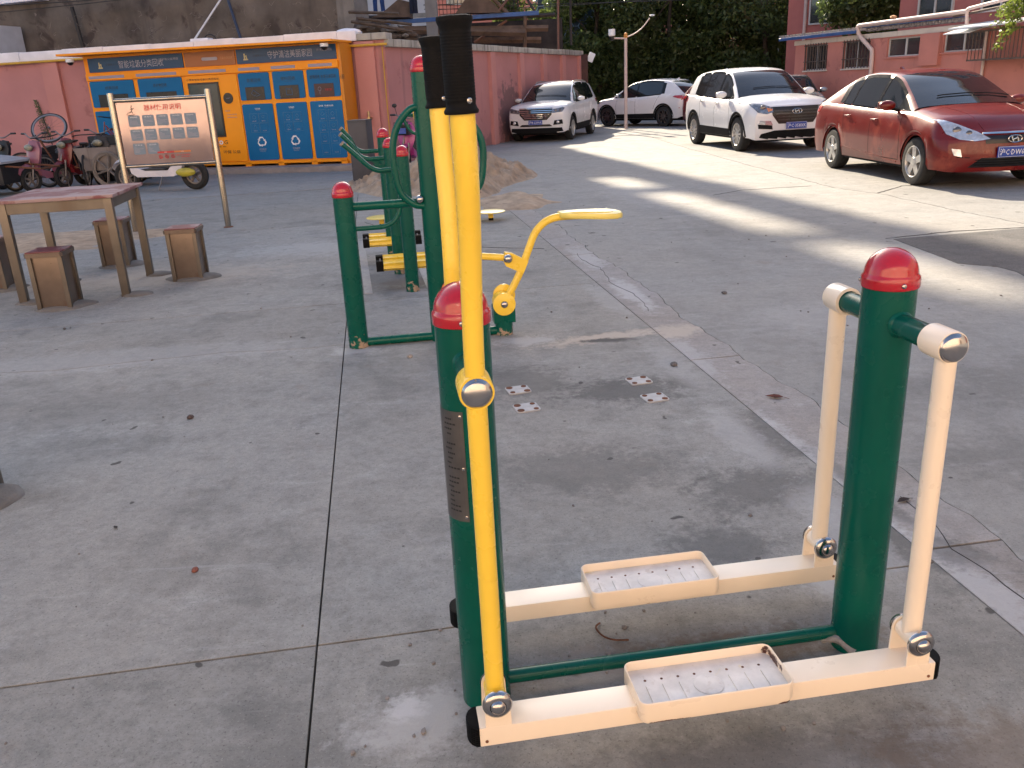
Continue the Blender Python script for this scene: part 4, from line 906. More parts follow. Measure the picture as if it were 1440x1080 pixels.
# ------------------------------------------------------------------ table and stools
m_top = M('worn_red_board', (.19, .06, .065), .5, var=.15, vs=2.5, stain=((.32, .22, .22), .46, 3), bump=.1)
m_leg = M('tarnished_steel', (.16, .14, .12), .42, .8, var=.2, vs=3, streak=((.13, .10, .08), .55, 3))
m_copp = M('copper_toned_steel', (.185, .145, .12), .36, .82, var=.2, vs=4, stain=[((.20, .13, .10), .56, 5), ((.10, .06, .045), .66, 9)])
TB = thing('chess_table', 'square table with worn red top on four tarnished steel legs', 'table', (-4.10, 7.10, 0), R(8.5))
B().box(-.04, .90, -.06, .96, .835, .862, bev=.006).done('tabletop', m_top, TB)
for x in (.02, .84):
    for y in (.0, .88): B().box(x-.032, x+.032, y-.032, y+.032, -.02, .834, bev=.003).done('leg', m_leg, TB)
for (a, b_, c, d_) in ((.052, .808, -.024, .0), (.052, .808, .88, .904)): B().box(a, b_, c, d_, .745, .833).done('apron', m_leg, TB, bev=.002)
for x in (-.004, .836): B().box(x, x+.024, .032, .848, .745, .833).done('apron', m_leg, TB, bev=.002)
def foot_blob(x, y, s, sd, dome=.02): return blob('mortar_footing', x, y, s, s*.75, .2, M('footing_mortar', (.15, .145, .14), .95, var=.2, vs=8, bump=.6), .008, sd, .12, 30, .02, None, 'structure', dome)
for i, (x, y) in enumerate(((-4.08, 7.10), (-3.25, 7.23), (-3.38, 8.10), (-4.21, 7.97))): foot_blob(x+.05, y+.03, .13, 40+i)
def stool(x, y, rz, lab, h=.47):
    t = thing('stool', lab, 'stool', (x, y, 0), rz, 'steel box stools round the chess table')
    B().box(-.118, .118, -.118, .118, .0, h-.035, bev=.004).done('stool_box', m_copp, t)
    for sx in (-1, 1):
        for sy in (-1, 1): B().box(sx*.117-.018, sx*.117+.018, sy*.117-.018, sy*.117+.018, .0, h-.036, bev=.004).done('corner_strip', m_leg, t)
    B().prism([(-.147, -.13), (-.13, -.147), (.13, -.147), (.147, -.13), (.147, .13), (.13, .147), (-.13, .147), (-.147, .13)], .034, (0, 0, h-.035), (1, 0, 0), (0, 1, 0)).done('seat_frame', m_copp, t, bev=.004)
    B().box(-.135, .135, -.135, .135, h-.0009, h+.008, bev=.003).done('seat_board', m_top, t)
    foot_blob(x+.03, y+.0, .235, int(x*100) % 97+3, .03)
    return t
stool(-3.69, 6.93, R(6), 'nearest copper toned box stool, in front of the red topped table')
stool(-2.93, 7.87, R(5), 'box stool standing alone to the right of the red topped table')
stool(-3.95, 8.72, R(6), 'box stool partly hidden behind the right front table leg')
stool(-4.68, 7.78, R(6), 'box stool at the far left beside the left table leg')
stool(-2.36, 3.27, R(8), 'dark stool corner at the left edge of the picture, nearest to the camera', .47)
# ------------------------------------------------------------------ two wheelers
m_tyre = M('tyre', (.018, .017, .017), .85, var=.4, vs=20, bump=.3); m_rimd = M('dusty_rim', (.20, .17, .15), .6, .4, var=.3, vs=8)
m_dkp = M('dark_plastic', (.016, .015, .016), .5, var=.3, vs=6); m_metd = M('dull_metal', (.22, .20, .19), .4, .8, var=.2, vs=8)
m_pp = M('shaded_pink_plastic', (.27, .10, .14), .35, var=.1, coat=.3); m_rp = M('dark_red_plastic', (.16, .015, .02), .3, var=.2, coat=.3)  # pink darkened to hold the shade among the clutter
m_wp_ = M('white_plastic', (.66, .62, .64), .3, var=.08, coat=.3); m_lens = M('dusty_lens', (.22, .21, .15), .25, var=.2, vs=12, coat=.4)
def wheel2(par, x, z, r, w_, spokes=0, m_r=None, name='wheel', y=0, tyre=None):
    q = w_/2; o = B().lathe([(r-.9*w_, -q*.7), (r-.35*w_, -q), (r, -q*.45), (r, q*.45), (r-.35*w_, q), (r-.9*w_, q*.7), (r-.9*w_, -q*.7)], (x, y, z), (0, 1, 0), 36).done(name, tyre or m_tyre, par)
    b = B(); ri = r-.9*w_; b.lathe([(ri, -q*.5), (ri-.025*r/.25, -q*.4), (ri-.025*r/.25, q*.4), (ri, q*.5)], (x, y, z), (0, 1, 0), 36); b.lathe([(0, -q*.9), (.03, -q*.9), (.035, 0), (.03, q*.9), (0, q*.9)], (x, y, z), (0, 1, 0), 14)
    for k in range(abs(spokes)):
        a = 2*math.pi*k/abs(spokes)+.3; th = .02 if spokes < 0 else .0022; b.tube([(x+.03*math.cos(a), y, z+.03*math.sin(a)), (x+ri*.97*math.cos(a), y, z+ri*.97*math.sin(a))], [th*1.3, th], 5)
    b.done('rim', m_r or m_rimd, o); return o
def scooter(name, lab, loc, rz, m1, m2, m3=None, basket=False):
    """step-through electric scooter, front towards -x"""
    t = thing(name, lab, 'scooter', loc, rz); m3 = m3 or m_dkp
    wheel2(t, -.64, .235, .235, .085, -5); wheel2(t, .62, .24, .24, .10, -5)
    B().tube([(-.64, .06, .235), (-.56, .055, .55), (-.46, 0, .80)], [.02, .024, .03], 10).done('fork', m_metd, t); B().tube([(-.64, -.06, .235), (-.56, -.055, .55)], .02, 10).done('fork', m_metd, t)
    f = smoothpath([(-.90, 0, .36), (-.82, 0, .46), (-.66, 0, .515), (-.50, 0, .45)], 4); b = B()
    for a, c in zip(f, f[1:]):
        for s in (-1, 1): b.face([a+Vector((0, 0, .03)), c+Vector((0, 0, .03)), c+Vector((0, s*.07, -.02)), a+Vector((0, s*.055, -.02))])
    b.done('front_mudguard', m1, t)
    b = B()   # leg shield
    sh_ = [(-.50, .10, .42), (-.46, .17, .62), (-.43, .185, .80), (-.42, .12, .96), (-.42, .0, 1.0)]
    for y in range(0, 1): pass
    ring = [[(-.52, -.08, .40), (-.55, 0, .41), (-.52, .08, .40)], [(-.50, -.17, .60), (-.56, 0, .62), (-.50, .17, .60)], [(-.45, -.19, .80), (-.53, 0, .83), (-.45, .19, .80)], [(-.42, -.11, .95), (-.49, 0, .98), (-.42, .11, .95)]]
    back = [[(p[0]+.08, p[1]*.8, p[2]) for p in q] for q in ring]
    vr = [[b.b.verts.new(p) for p in q+bk_[::-1]] for q, bk_ in zip(ring, back)]
    for a, c in zip(vr, vr[1:]):
        for k in range(6): b.b.faces.new((a[k], a[(k+1) % 6], c[(k+1) % 6], c[k]))
    b.b.faces.new(vr[0]); b.b.faces.new(vr[-1][::-1]); b.done('leg_shield', m1, t, smooth=60, bev=.008)
    B().ico((-.545, 0, .84), .085, 3, (.55, 1.3, .8)).done('headlight', m_lens, t)
    B().prism([(-.46, .30), (-.50, .46), (-.40, .40), (-.20, .335), (.22, .335), (.40, .52), (.50, .66), (.86, .72), (.90, .66), (.70, .55), (.52, .45), (.42, .27), (.30, .235), (-.36, .235)], .26, (0, .13, 0)).done('body_panel', m1, t, bev=.02)
    B().prism([(-.34, .340), (.16, .340), (.16, .365), (-.34, .365)], .22, (0, .11, 0)).done('floor_mat', m_dkp, t)
    B().prism([(.16, .37), (.24, .62), (.50, .66), (.42, .44), (.3, .40)], .27, (0, .135, 0)).done('battery_cover', m2, t, bev=.015)
    B().prism(smoothouts([(.14, .70), (.20, .655), (.60, .67), (.86, .73), (.90, .78), (.62, .79), (.40, .755), (.20, .76)]), .24, (0, .12, 0)).done('seat', m_dkp, t, bev=.02)
    B().tube(smoothpath([(.55, -.10, .66), (.70, -.12, .74), (.92, -.12, .80), (.92, .12, .80), (.70, .12, .74), (.55, .10, .66)], 4), .012, 8).done('grab_rail', m_metd, t)
    B().ico((.56, -.16, .30), .12, 3, (1.5, .35, .6)).done('motor_cover', m_lens if m3 is m_dkp else m3, t)
    B().tube(smoothpath([(-.34, -.34, 1.10), (-.36, -.24, 1.10), (-.41, -.08, 1.03), (-.41, .08, 1.03), (-.36, .24, 1.10), (-.34, .34, 1.10)], 4), .013, 8).done('handlebar', m_metd, t)
    for s in (-1, 1):
        B().cyl((-.355, s*.24, 1.10), (-.34, s*.36, 1.10), .019, n=12).done('handle_grip', m_dkp, t)
        if not name.startswith(('white', 'magenta')): continue
        B().tube([(-.38, s*.2, 1.09), (-.36, s*.24, 1.24)], .006, 6).done('mirror_stem', m_dkp, t); B().ico((-.355, s*.25, 1.28), .055, 2, (.25, 1, .75)).done('mirror', m_dkp, t)
    B().tube([(.10, -.12, .24), (.04, -.20, .02)], .012, 6).done('stand', m_metd, t)
    B().ico((.905, 0, .66), .05, 2, (.5, 1.6, .7)).done('tail_light', m_red, t)
    if basket:
        b = B()
        for z in (.72, .80, .88, .96): b.tube([(-.56, -.15, z), (-.80, -.15, z), (-.80, .15, z), (-.56, .15, z), (-.56, -.15, z)], .006, 4)
        for k in range(9): b.tube([(-.80, -.15+k*.0375, .72), (-.80, -.15+k*.0375, .96)], .004, 4)
        b.done('basket', m_dkp, t); B().box(-.78, -.58, -.13, .13, .73, .92, bev=.01).done('basket_box', m_dkp, t)
    return t
def smoothouts(P, n=3):
    P = [Vector((p[0], p[1], 0)) for p in P]; k = len(P); o = []
    for i in range(k):
        a, b_, c, d_ = P[i-1], P[i], P[(i+1) % k], P[(i+2) % k]
        for j in range(n): t = j/n; q = .5*((2*b_)+(c-a)*t+(2*a-5*b_+4*c-d_)*t*t+(3*b_-a-3*c+d_)*t**3); o.append((q.x, q.y))
    return o
m_gold = M('yellow_green_cover', (.42, .36, .03), .35, var=.15, vs=8, coat=.2)
ws = scooter('white_scooter', 'white electric scooter with a yellow green motor cover parked behind the notice board', (-6.38, 16.5, 0), R(-14), m_wp_, m_dkp, m_gold); ws.scale = (1.14, 1.1, 1.1)
ps = scooter('pink_scooter', 'pink electric scooter partly hidden behind the cargo cart at far left', (-9.05, 18.0, 0), R(66), m_pp, m_dkp)
rs = scooter('red_scooter', 'dark red electric scooter squeezed right of the pink one', (-8.72, 18.55, 0), R(72), m_rp, m_dkp)
ms = scooter('magenta_scooter', 'magenta and black electric scooter with a front basket behind the sand heap', (-1.80, 18.6, 0), R(78), M('magenta_plastic', (.42, .045, .24), .3, var=.1, coat=.3), m_dkp, None, True)
B().box(-.10, .10, -.005, .005, -.055, .055).done('number_plate', M('blue_plate', (.03, .08, .35), .4), ms).location = (-.815, 0, .80)
bpy.data.objects['number_plate'].rotation_euler = (0, 0, R(90))
# cargo tricycle
ct = thing('cargo_tricycle', 'cargo tricycle with a grey box body and a large spoked wheel behind the notice board', 'tricycle', (-7.72, 17.75, 0), R(-12))
wheel2(ct, 0, .355, .355, .05, -6, m_rimd, y=-.28, tyre=M('dusty_tyre', (.16, .14, .125), .9, var=.2)); wheel2(ct, 0, .355, .355, .05, -6, m_rimd, y=.58)
B().box(-.62, .95, -.20, .50, .30, .36).done('cart_floor', m_dkp, ct)
for y in (-.215, .515): B().prism([(-.75, .78), (.95, .78), (.90, .34), (-.55, .34)], .02, (0, y, 0)).done('side_board', M('grey_board', (.20, .17, .155), .8, var=.2, vs=3, streak=((.08, .06, .05), .5, 5)), ct)
for x in (.93, -.68): B().box(x-.01, x+.01, -.21, .5, .34, .76).done('end_board', m_dkp, ct)
B().tube([(-.6, .15, .33), (-1.5, .15, .45), (-1.75, .15, .95)], .022, 8).done('frame_tube', m_rust, ct); wheel2(ct, -1.75, .33, .33, .045, 20, y=.15)
B().tube(smoothpath([(-1.55, -.18, 1.05), (-1.75, -.1, 1.0), (-1.75, .4, 1.0), (-1.55, .48, 1.05)], 3), .013, 8).done('handlebar', m_dkp, ct)
B().prism(smoothouts([(-1.25, .86), (-.98, .88), (-.95, .93), (-1.25, .92)]), .16, (0, .23, 0)).done('saddle', m_dkp, ct); B().cyl((-1.1, .15, .87), (-1.0, .15, .42), .015).done('seat_tube', m_rust, ct)
def bicycle(lab, loc, rz, m, tilt=0, basket=True):
    t = thing('bicycle', lab, 'bicycle', loc, rz); t.rotation_euler = (tilt, 0, rz)
    wheel2(t, -.52, .33, .33, .04, 24); wheel2(t, .52, .33, .33, .04, 24)
    b = B(); A_ = (-.40, 0, .82); Bq = (.05, 0, .30); Cq = (.20, 0, .72)
    for p, q in ((A_, Bq), ((-.38, 0, .74), (.18, 0, .66)), (Bq, Cq), (Bq, (.52, 0, .33)), (Cq, (.52, 0, .33)), ((-.37, 0, .70), Bq)): b.tube([p, q], .016, 8)
    b.done('frame', m, t); B().tube([(-.42, 0, .90), (-.46, 0, .66), (-.52, .03, .33)], .014, 8).done('fork', m, t)
    B().tube(smoothpath([(-.25, -.28, .98), (-.42, -.2, 1.0), (-.42, .2, 1.0), (-.25, .28, .98)], 4), .012, 8).done('handlebar', m_dkp, t)
    B().prism(smoothouts([(.08, .82), (.34, .82), (.36, .88), (.10, .85)]), .13, (0, .065, 0)).done('saddle', m_dkp, t); B().cyl((.2, 0, .7), (.22, 0, .83), .012).done('seat_post', m_metd, t)
    if basket:
        b = B()
        for z in (.70, .78, .86, .94): b.tube([(-.5, -.15, z), (-.78, -.17, z), (-.78, .17, z), (-.5, .15, z), (-.5, -.15, z)], .006, 4)
        for k in range(11): y = -.17+k*.034; b.tube([(-.78, y, .70), (-.78, y, .94)], .004, 4)
        for k in range(9):
            for s in (-1, 1): x = -.5-k*.035; b.tube([(x, s*.16, .70), (x, s*.16, .94)], .004, 4)
        b.done('basket', m_dkp, t)
    return t
bicycle('black bicycle with a wire basket at the far left by the pink wall', (-11.15, 19.6, 0), R(20), m_dkp)
bicycle('dark red framed bicycle leaning behind the heaped scooters left of the kiosk', (-8.35, 19.75, .32), R(-10), m_rp, R(-6), False)
bicycle('dark bicycle standing between the red scooter and the cargo tricycle', (-8.45, 18.2, 0), R(-75), m_dkp, 0, False)
hw = thing('spare_wheel', 'old bicycle wheel with grey rim lying tilted on top of the scooters', 'wheel', (-9.28, 18.5, 1.17), 0); hw.rotation_euler = (R(52), R(12), 0)
B().lathe([(.33, -.018), (.352, -.012), (.36, 0), (.352, .012), (.33, .018), (.33, -.018)], n=44).done('tyre', m_dkp, hw); B().lathe([(.300, -.012), (.33, -.014), (.33, .014), (.300, .012), (.3, -.012)], n=44).done('rim', M('grey_rim', (.30, .29, .29), .4, .6), hw)
b = B()
for k in range(16): a = k*.3927; b.tube([(0, 0, .02 if k % 2 else -.02), (.3*math.cos(a), .3*math.sin(a), 0)], .0018, 3)
b.cyl((0, 0, -.03), (0, 0, .03), .02); b.done('spokes', m_metd, hw)
cb = thing('hand_cart', 'dark loaded hand cart under a grey sheet at the left edge', 'cart', (-9.95, 17.2, 0), R(-6))
B().box(-.8, .55, -.45, .45, .22, .62, bev=.02).done('cart_box', m_dkp, cb); B().prism([(-.85, .66), (.62, .60), (.62, .64), (-.3, .76), (-.85, .80)], 1.0, (0, .5, 0)).done('sheet', M('grey_sheet', (.30, .30, .32), .7, var=.2, vs=3, bump=.4), cb, bev=.02)
wheel2(cb, .1, .24, .24, .05, -5, y=-.50); wheel2(cb, .1, .24, .24, .05, -5, y=.50); B().tube([(.55, -.3, .55), (1.25, -.3, .48), (1.25, .3, .48), (.55, .3, .55)], .018, 8).done('cart_handle', m_rust, cb)
sk = thing('plastic_sack', 'blue and white sack lying on the ground at the left edge', 'sack', (-10.55, 15.9, .0), .3)
B().ico((0, 0, .12), .28, 4, (1.2, .8, .5), .05).done('sack', M('blue_white_plastic', (.42, .44, .55), .5, var=.1, stain=((.06, .12, .4), .55, 3), bump=.5, bs=9), sk)
ks = scooter('black_scooter', 'black electric scooter jammed between the red scooter and the cargo tricycle', (-8.15, 18.75, 0), R(82), m_dkp, m_dkp)
kt = scooter('black_scooter', 'black electric scooter half hidden at the far left behind the hand cart', (-10.1, 18.9, 0), R(60), m_dkp, m_dkp)
wd = thing('fern', 'feathery green weed growing from the foot of the pink wall', 'plant', tuple(lw(-7.95, .02)), 0)
b = B(); r = random.Random(3)
for k in range(420):
    z = .75+1.0*r.random(); w_ = .13*(1.78-z)/1.0+.02; x = r.uniform(-1, 1)*w_-(z-.7)*.12; p = Vector((x, r.uniform(-.08, .02), z)); d = Vector((r.uniform(-1, 1), r.uniform(-.5, .5), r.uniform(-.2, 1))).normalized()*.035; e = d.cross(Vector((0, 1, 0))).normalized()*.008
    b.face([p-e, p+e, p+d])
b.done('foliage', M('weed_green', (.07, .12, .04), .7, var=.4, vs=9, tr=.3), wd, smooth=0); B().tube([(.1, 0, 0), (.02, 0, .9), (-.10, 0, 1.7)], .01, 5).done('stem', m_dkp, wd)
B().box(-.45, .65, -.3, .15, .0, .95, bev=.04).done('bundle', m_dkp, thing('dark_bundle', 'dark covered bundle heaped behind the old wheel by the kiosk', 'bundle', (-8.35, 19.35, 0), R(-13)))
# ------------------------------------------------------------------ cars
def interp(tab, x):
    """smooth interpolation through (x, v) pairs given in falling or rising x"""
    t = sorted(tab)
    if x <= t[0][0]: return t[0][1]
    if x >= t[-1][0]: return t[-1][1]
    for i in range(len(t)-1):
        if t[i][0] <= x <= t[i+1][0]:
            x0, y0 = t[i]; x1, y1 = t[i+1]; h = x1-x0; s = (x-x0)/h
            def sl(k):
                if k <= 0 or k >= len(t)-1: k2 = min(max(k, 1), len(t)-1); return (t[k2][1]-t[k2-1][1])/(t[k2][0]-t[k2-1][0])
                a = (t[k][1]-t[k-1][1])/(t[k][0]-t[k-1][0]); c = (t[k+1][1]-t[k][1])/(t[k+1][0]-t[k][0])
                return 0 if a*c <= 0 else 2*a*c/(a+c)
            m0, m1 = sl(i)*h, sl(i+1)*h
            return (2*s**3-3*s*s+1)*y0+(s**3-2*s*s+s)*m0+(-2*s**3+3*s*s)*y1+(s**3-s*s)*m1
def paint(name, col, dust=.25): return M(name, col, .28, .0, var=.05, vs=1.5, coat=.9, stain=((col[0]*.75+.10, col[1]*.75+.085, col[2]*.75+.07), .58, 2.2) if dust else None)
m_glass = M('car_glass', (.010, .012, .015), .05, 0, var=.3, vs=2, coat=.25, spec=.5); m_trim = M('black_trim', (.012, .012, .013), .7, var=.2, spec=.12)
m_pil = M('gloss_black_pillar', (.006, .006, .007), .14, var=.2, spec=.25); m_lamps = M('smoked_headlamp', (.20, .21, .23), .07, .5, var=.5, vs=16, coat=.6)
m_chrome = M('chrome', (.75, .74, .72), .08, 1, var=.03); m_lampg = M('headlamp_glass', (.55, .58, .62), .06, .55, var=.25, vs=14, coat=1); m_lampd = M('lamp_inner', (.12, .12, .13), .15, .7, var=.3, vs=20)
m_amber = M('amber_lens', (.6, .2, .06), .2, coat=.6); m_tail = M('tail_lens', (.42, .01, .012), .12, coat=1); m_plateb = M('blue_number_plate', (.012, .05, .30), .35, var=.04)
m_alloy = M('alloy_rim', (.50, .49, .47), .36, .6, var=.12, vs=10); m_alloyd = M('dark_alloy_rim', (.12, .115, .115), .3, .8, var=.3, vs=10); m_grille = M('grille_black', (.008, .008, .009), .35)
def car_wheel(par, x, y, r, s, m_r, style=5, w_=.20):
    q = w_/2; T_ = B().lathe([(r*.66, -q), (r*.80, -q*1.02), (r*.93, -q*.96), (r*.985, -q*.78), (r, -q*.5), (r, q*.5), (r*.985, q*.78), (r*.93, q*.96), (r*.80, q*1.02), (r*.66, q)], (x, y, r), (0, s, 0), 44).done('wheel', m_tyre, par)
    b = B(); b.lathe([(r*.655, -q), (r*.665, q*1.0), (r*.64, q*1.03), (r*.615, q*.92), (r*.60, q*.55), (r*.58, -q*.9)], (x, y, r), (0, s, 0), 44)
    ax = Vector((0, s, 0)); u = Vector((1, 0, 0)); v = Vector((0, 0, 1)); c = Vector((x, y, r))
    for k in range(style):
        a = 2*math.pi*k/style+.35; d = u*math.cos(a)+v*math.sin(a); e = -u*math.sin(a)+v*math.cos(a)
        for t in ((-.10, -.055, .05), (.10, .055, .05)) if style != 5 or m_r is m_alloyd else ((0, 0, .125),):
            p = [c+d*r*.13+e*r*(t[1]-t[2]*1.1), c+d*r*.13+e*r*(t[1]+t[2]*1.1), c+d*r*.62+e*r*(t[0]*1.6+t[2]*1.25), c+d*r*.62+e*r*(t[0]*1.6-t[2]*1.25)]
            f = [b.b.verts.new(z+ax*q*(.88 if i < 2 else .93)) for i, z in enumerate(p)]; g_ = [b.b.verts.new(z+ax*q*.45) for z in p]
            b.b.faces.new(f); b.b.faces.new(g_[::-1])
            for i in range(4): b.b.faces.new((f[i], f[(i+1) % 4], g_[(i+1) % 4], g_[i]))
    b.lathe([(r*.19, q*.5), (r*.19, q*.86), (r*.17, q*.93), (r*.10, q*.95), (0, q*.96)], (x, y, r), (0, s, 0), 20); b.done('rim', m_r, T_)
    B().lathe([(r*.56, 0), (r*.56, .02), (0, .02)], (x, y+s*q*.1, r), (0, s, 0), 28).done('brake_disc', m_trim, T_)
def mesh_from(V_, Fs, name, m, par, smooth=40, sub=None):
    b = B(); vs_ = [b.b.verts.new(v) for v in V_]; b.b.verts.ensure_lookup_table()
    for f in Fs:
        f2 = []
        for i in f:
            if i not in f2: f2.append(i)
        if len(f2) > 2:
            try: b.b.faces.new([vs_[i] for i in f2])
            except ValueError: pass
    bmesh.ops.remove_doubles(b.b, verts=b.b.verts, dist=.0004)
    bmesh.ops.delete(b.b, geom=[v for v in b.b.verts if not v.link_faces], context='VERTS')
    return b.done(name, m, par, smooth)
def make_car(name, lab, loc, rz, c, m_body, sc=1.0):
    t = thing(name, lab, 'car', loc, rz, sc=sc)
    xf, xr, Wd = c['xf'], c['xr'], c['W']/2; wb = c['wb']/2; r = c['r']; ra = r+.045
    xs = set([xf, xf-.02, xf-.05, xf-.1, xf-.17, xf-.26, xr, xr+.02, xr+.05, xr+.1, xr+.17, xr+.26])
    for xw in (wb, -wb): xs |= {xw+ra*math.cos(R(a))for a in range(0, 181, 9)} | {xw-ra-.02, xw+ra+.02}
    x = xr+.3
    while x < xf-.3: xs.add(round(x, 3)); x += .11
    xs = sorted(xs)
    def wfac(x):
        a = max(0, (x-(xf-.55))/.55); b_ = max(0, ((xr+.45)-x)/.45)
        return 1-c.get('nose', .20)*a**2.6-c.get('tail', .14)*b_**2.6
    def ring(x):
        w_ = Wd*wfac(x); zs = c['sill']; zl = zs
        fe = interp([(xf, c['zfl']), (xf-.25, zs-.0)], x) if x > xf-.25 else (interp([(xr, c['zrl']), (xr+.25, zs)], x) if x < xr+.25 else zs); zl = fe
        for xw in (wb, -wb):
            if abs(x-xw) < ra: zl = max(zl, r+math.sqrt(max(0, ra*ra-(x-xw)**2)))
        zb = interp(c['belt'], x); zc = interp(c['deck'], x); zc = max(zc, zb+.005)
        zm = max(c.get('zm', .56), zl+.05); zcr = zb-.11 if zb-.11 > zm+.02 else zm+.02
        wl = w_*(.955 if zl <= zs+.02 else .99)
        L_ = [(wl, zl), (w_*.985, max(zl+.03, min(zm-.03, zs+.14))), (w_*1.0, zm), (w_*.992, (zm+zcr)/2), (w_*.975, zcr), (w_*.935, zb-.02), (w_*.895, zb+(zc-zb)*.18), (w_*.78, zb+(zc-zb)*.55), (w_*.58, zb+(zc-zb)*.80), (w_*.32, zb+(zc-zb)*.95), (0, zc)]
        return [(x, y, z) for y, z in L_]+[(x, -y, z) for y, z in L_[-2::-1]]
    rings = [ring(x) for x in xs]; n = len(rings[0]); Vv = [p for q in rings for p in q]; Fs = []
    for i in range(len(rings)-1):
        for j in range(n-1): Fs.append((i*n+j, i*n+j+1, (i+1)*n+j+1, (i+1)*n+j))
    h = n//2
    for base, fl in (((len(rings)-1)*n, 1), (0, -1)):      # end caps, subdivided across
        prev = None; K = 10
        for j in range(h+1):
            a = Vv[base+j]; d_ = Vv[base+n-1-j]; row = []
            for k in range(K+1):
                if j == h: row.append(base+h); continue
                if k == 0: row.append(base+j)
                elif k == K: row.append(base+n-1-j)
                else: Vv.append(tuple(a[q]+(d_[q]-a[q])*k/K for q in range(3))); row.append(len(Vv)-1)
            if prev:
                for k in range(K): Fs.append((prev[k], row[k], row[k+1], prev[k+1]))
            prev = row
    bowf, bowr = c.get('bowf', .17), c.get('bowr', .10)
    def deform(p):
        x, y, z = p; a = max(0, min(1, (x-(xf-.6))/.6)); b_ = max(0, min(1, ((xr+.5)-x)/.5))
        x -= a*a*(bowf*(abs(y)/Wd)**2.2); x -= a*a*interp(c['lean'], z)
        x += b_*b_*(bowr*(abs(y)/Wd)**2.2); x += b_*b_*interp(c['leanr'], z)
        return (x, y, z)
    Vv = [deform(p) for p in Vv]
    body = mesh_from(Vv, Fs, 'body', m_body, t, 32)
    bvh = BVHTree.FromPolygons([Vector(v) for v in Vv], [f if len(set(f)) == len(f) else tuple(dict.fromkeys(f)) for f in Fs if len(set(f)) > 2])
    # ---- greenhouse
    g = c['green']; roof = g['roof']; xa, xz = g['xa'], g['xz']; xt, xu = g['xt'], g['xu']     # windscreen base/top, rear glass top/base
    gx = set([xa, xz, xt, xu]) | {xa+(xt-xa)*k/8 for k in range(9)} | {xt+(xu-xt)*k/14 for k in range(15)} | {xu+(xz-xu)*k/7 for k in range(8)}
    for w0, w1 in g['win']: gx |= {w0, w1}
    gx = sorted(gx, reverse=True)
    def gring(x):
        zr = interp(roof, x); zb = interp(c['belt'], x)-.012; zedge = max(zb+.004, zr-g.get('crown', .055)); wB = Wd*.915*wfac(x)
        f = max(0, min(1, (zedge-zb)/(g['h']))); yR = wB-(wB-g['wr'])*f**.9-.015
        def P(u): return (x, wB+(yR-wB)*u**1.15, zb+(zedge-zb)*u)
        H_ = zedge-zb; m0 = min(.035/max(H_, .001), .45); m1 = min(.045/max(H_, .001), .45)
        L_ = [P(0), P(m0), P(.5), P(1-m1), P(1), (x, yR*.945, zedge+(zr-zedge)*.35), (x, yR*.80, zedge+(zr-zedge)*.66), (x, yR*.45, zedge+(zr-zedge)*.93), (x, 0, zr)]
        def bow(p):
            x_, y, z = p
            if x > xt: k = (x-xt)/(xa-xt); x_ += k*.14*(1-(abs(y)/Wd)**2)-k*.05
            elif x < xu: k = (xu-x)/(xu-xz); x_ -= k*.10*(1-(abs(y)/Wd)**2)-k*.03
            return (x_, y, z)
        L_ = [bow(p) for p in L_]
        return L_+[(p[0], -p[1], p[2]) for p in L_[-2::-1]]
    rg = [gring(x) for x in gx]; n = len(rg[0]); Vg = [p for q in rg for p in q]
    bins = {'roof': [], 'windscreen': [], 'rear_window': [], 'pillar': []}; sides = {}
    for i in range(len(rg)-1):
        xm = (gx[i]+gx[i+1])/2; tall = rg[i][4][2]-rg[i][0][2] > .10 and rg[i+1][4][2]-rg[i+1][0][2] > .10
        for j in range(n-1):
            f = (i*n+j, i*n+j+1, (i+1)*n+j+1, (i+1)*n+j); jj = min(j, n-2-j)
            if jj in (0, 1, 2, 3):
                wi = [k for k, (w0, w1) in enumerate(g['win']) if min(w0, w1)-1e-4 < xm < max(w0, w1)+1e-4]
                if wi and jj in (1, 2): sides.setdefault((wi[0], j < n//2), []).append(f)
                elif wi: bins['pillar'].append(f)
                elif jj in (0, 3): bins['roof'].append(f)
                else: bins['pillar' if g['win'][-1][1]-.12 < xm < g['win'][0][0]+.35 else 'roof'].append(f)
            elif jj >= 5 and xm > xt+.0: bins['windscreen'].append(f)
            elif jj >= 5 and xm < xu: bins['rear_window'].append(f)
            else: bins['roof'].append(f)
    mesh_from(Vg, bins['roof'], 'roof', g.get('mroof', m_body), t, 40)
    for k in ('windscreen', 'rear_window'): mesh_from([(p[0], p[1], p[2]) for p in Vg], bins[k], k, m_glass, t, 60)
    if bins['pillar']: mesh_from(Vg, bins['pillar'], 'pillar', m_pil, t, 40)
    for k, fs in sides.items():
        sg = 1 if k[1] else -1; mesh_from([(p[0], p[1]-sg*.004, p[2]-0) for p in Vg], fs, 'side_window', m_glass, t, 60)
        # chrome or black weather strip below the glass
    gb = BVHTree.FromPolygons([Vector(v) for v in Vg], [tuple(dict.fromkeys(f)) for fs in list(bins.values())+list(sides.values()) for f in fs if len(set(f)) > 2])
    def ray(d, a, b_, tree=bvh):
        if d == 'F': o, v = Vector((4, a, b_)), Vector((-1, 0, 0))
        elif d == 'R': o, v = Vector((-4, a, b_)), Vector((1, 0, 0))
        elif d == 'L': o, v = Vector((a, 3, b_)), Vector((0, -1, 0))
        elif d == 'S': o, v = Vector((a, -3, b_)), Vector((0, 1, 0))
        else: o, v = Vector((a, b_, 3)), Vector((0, 0, -1))
        hit = tree.ray_cast(o, v); return (hit[0], hit[1]) if hit[0] is not None else (None, None)
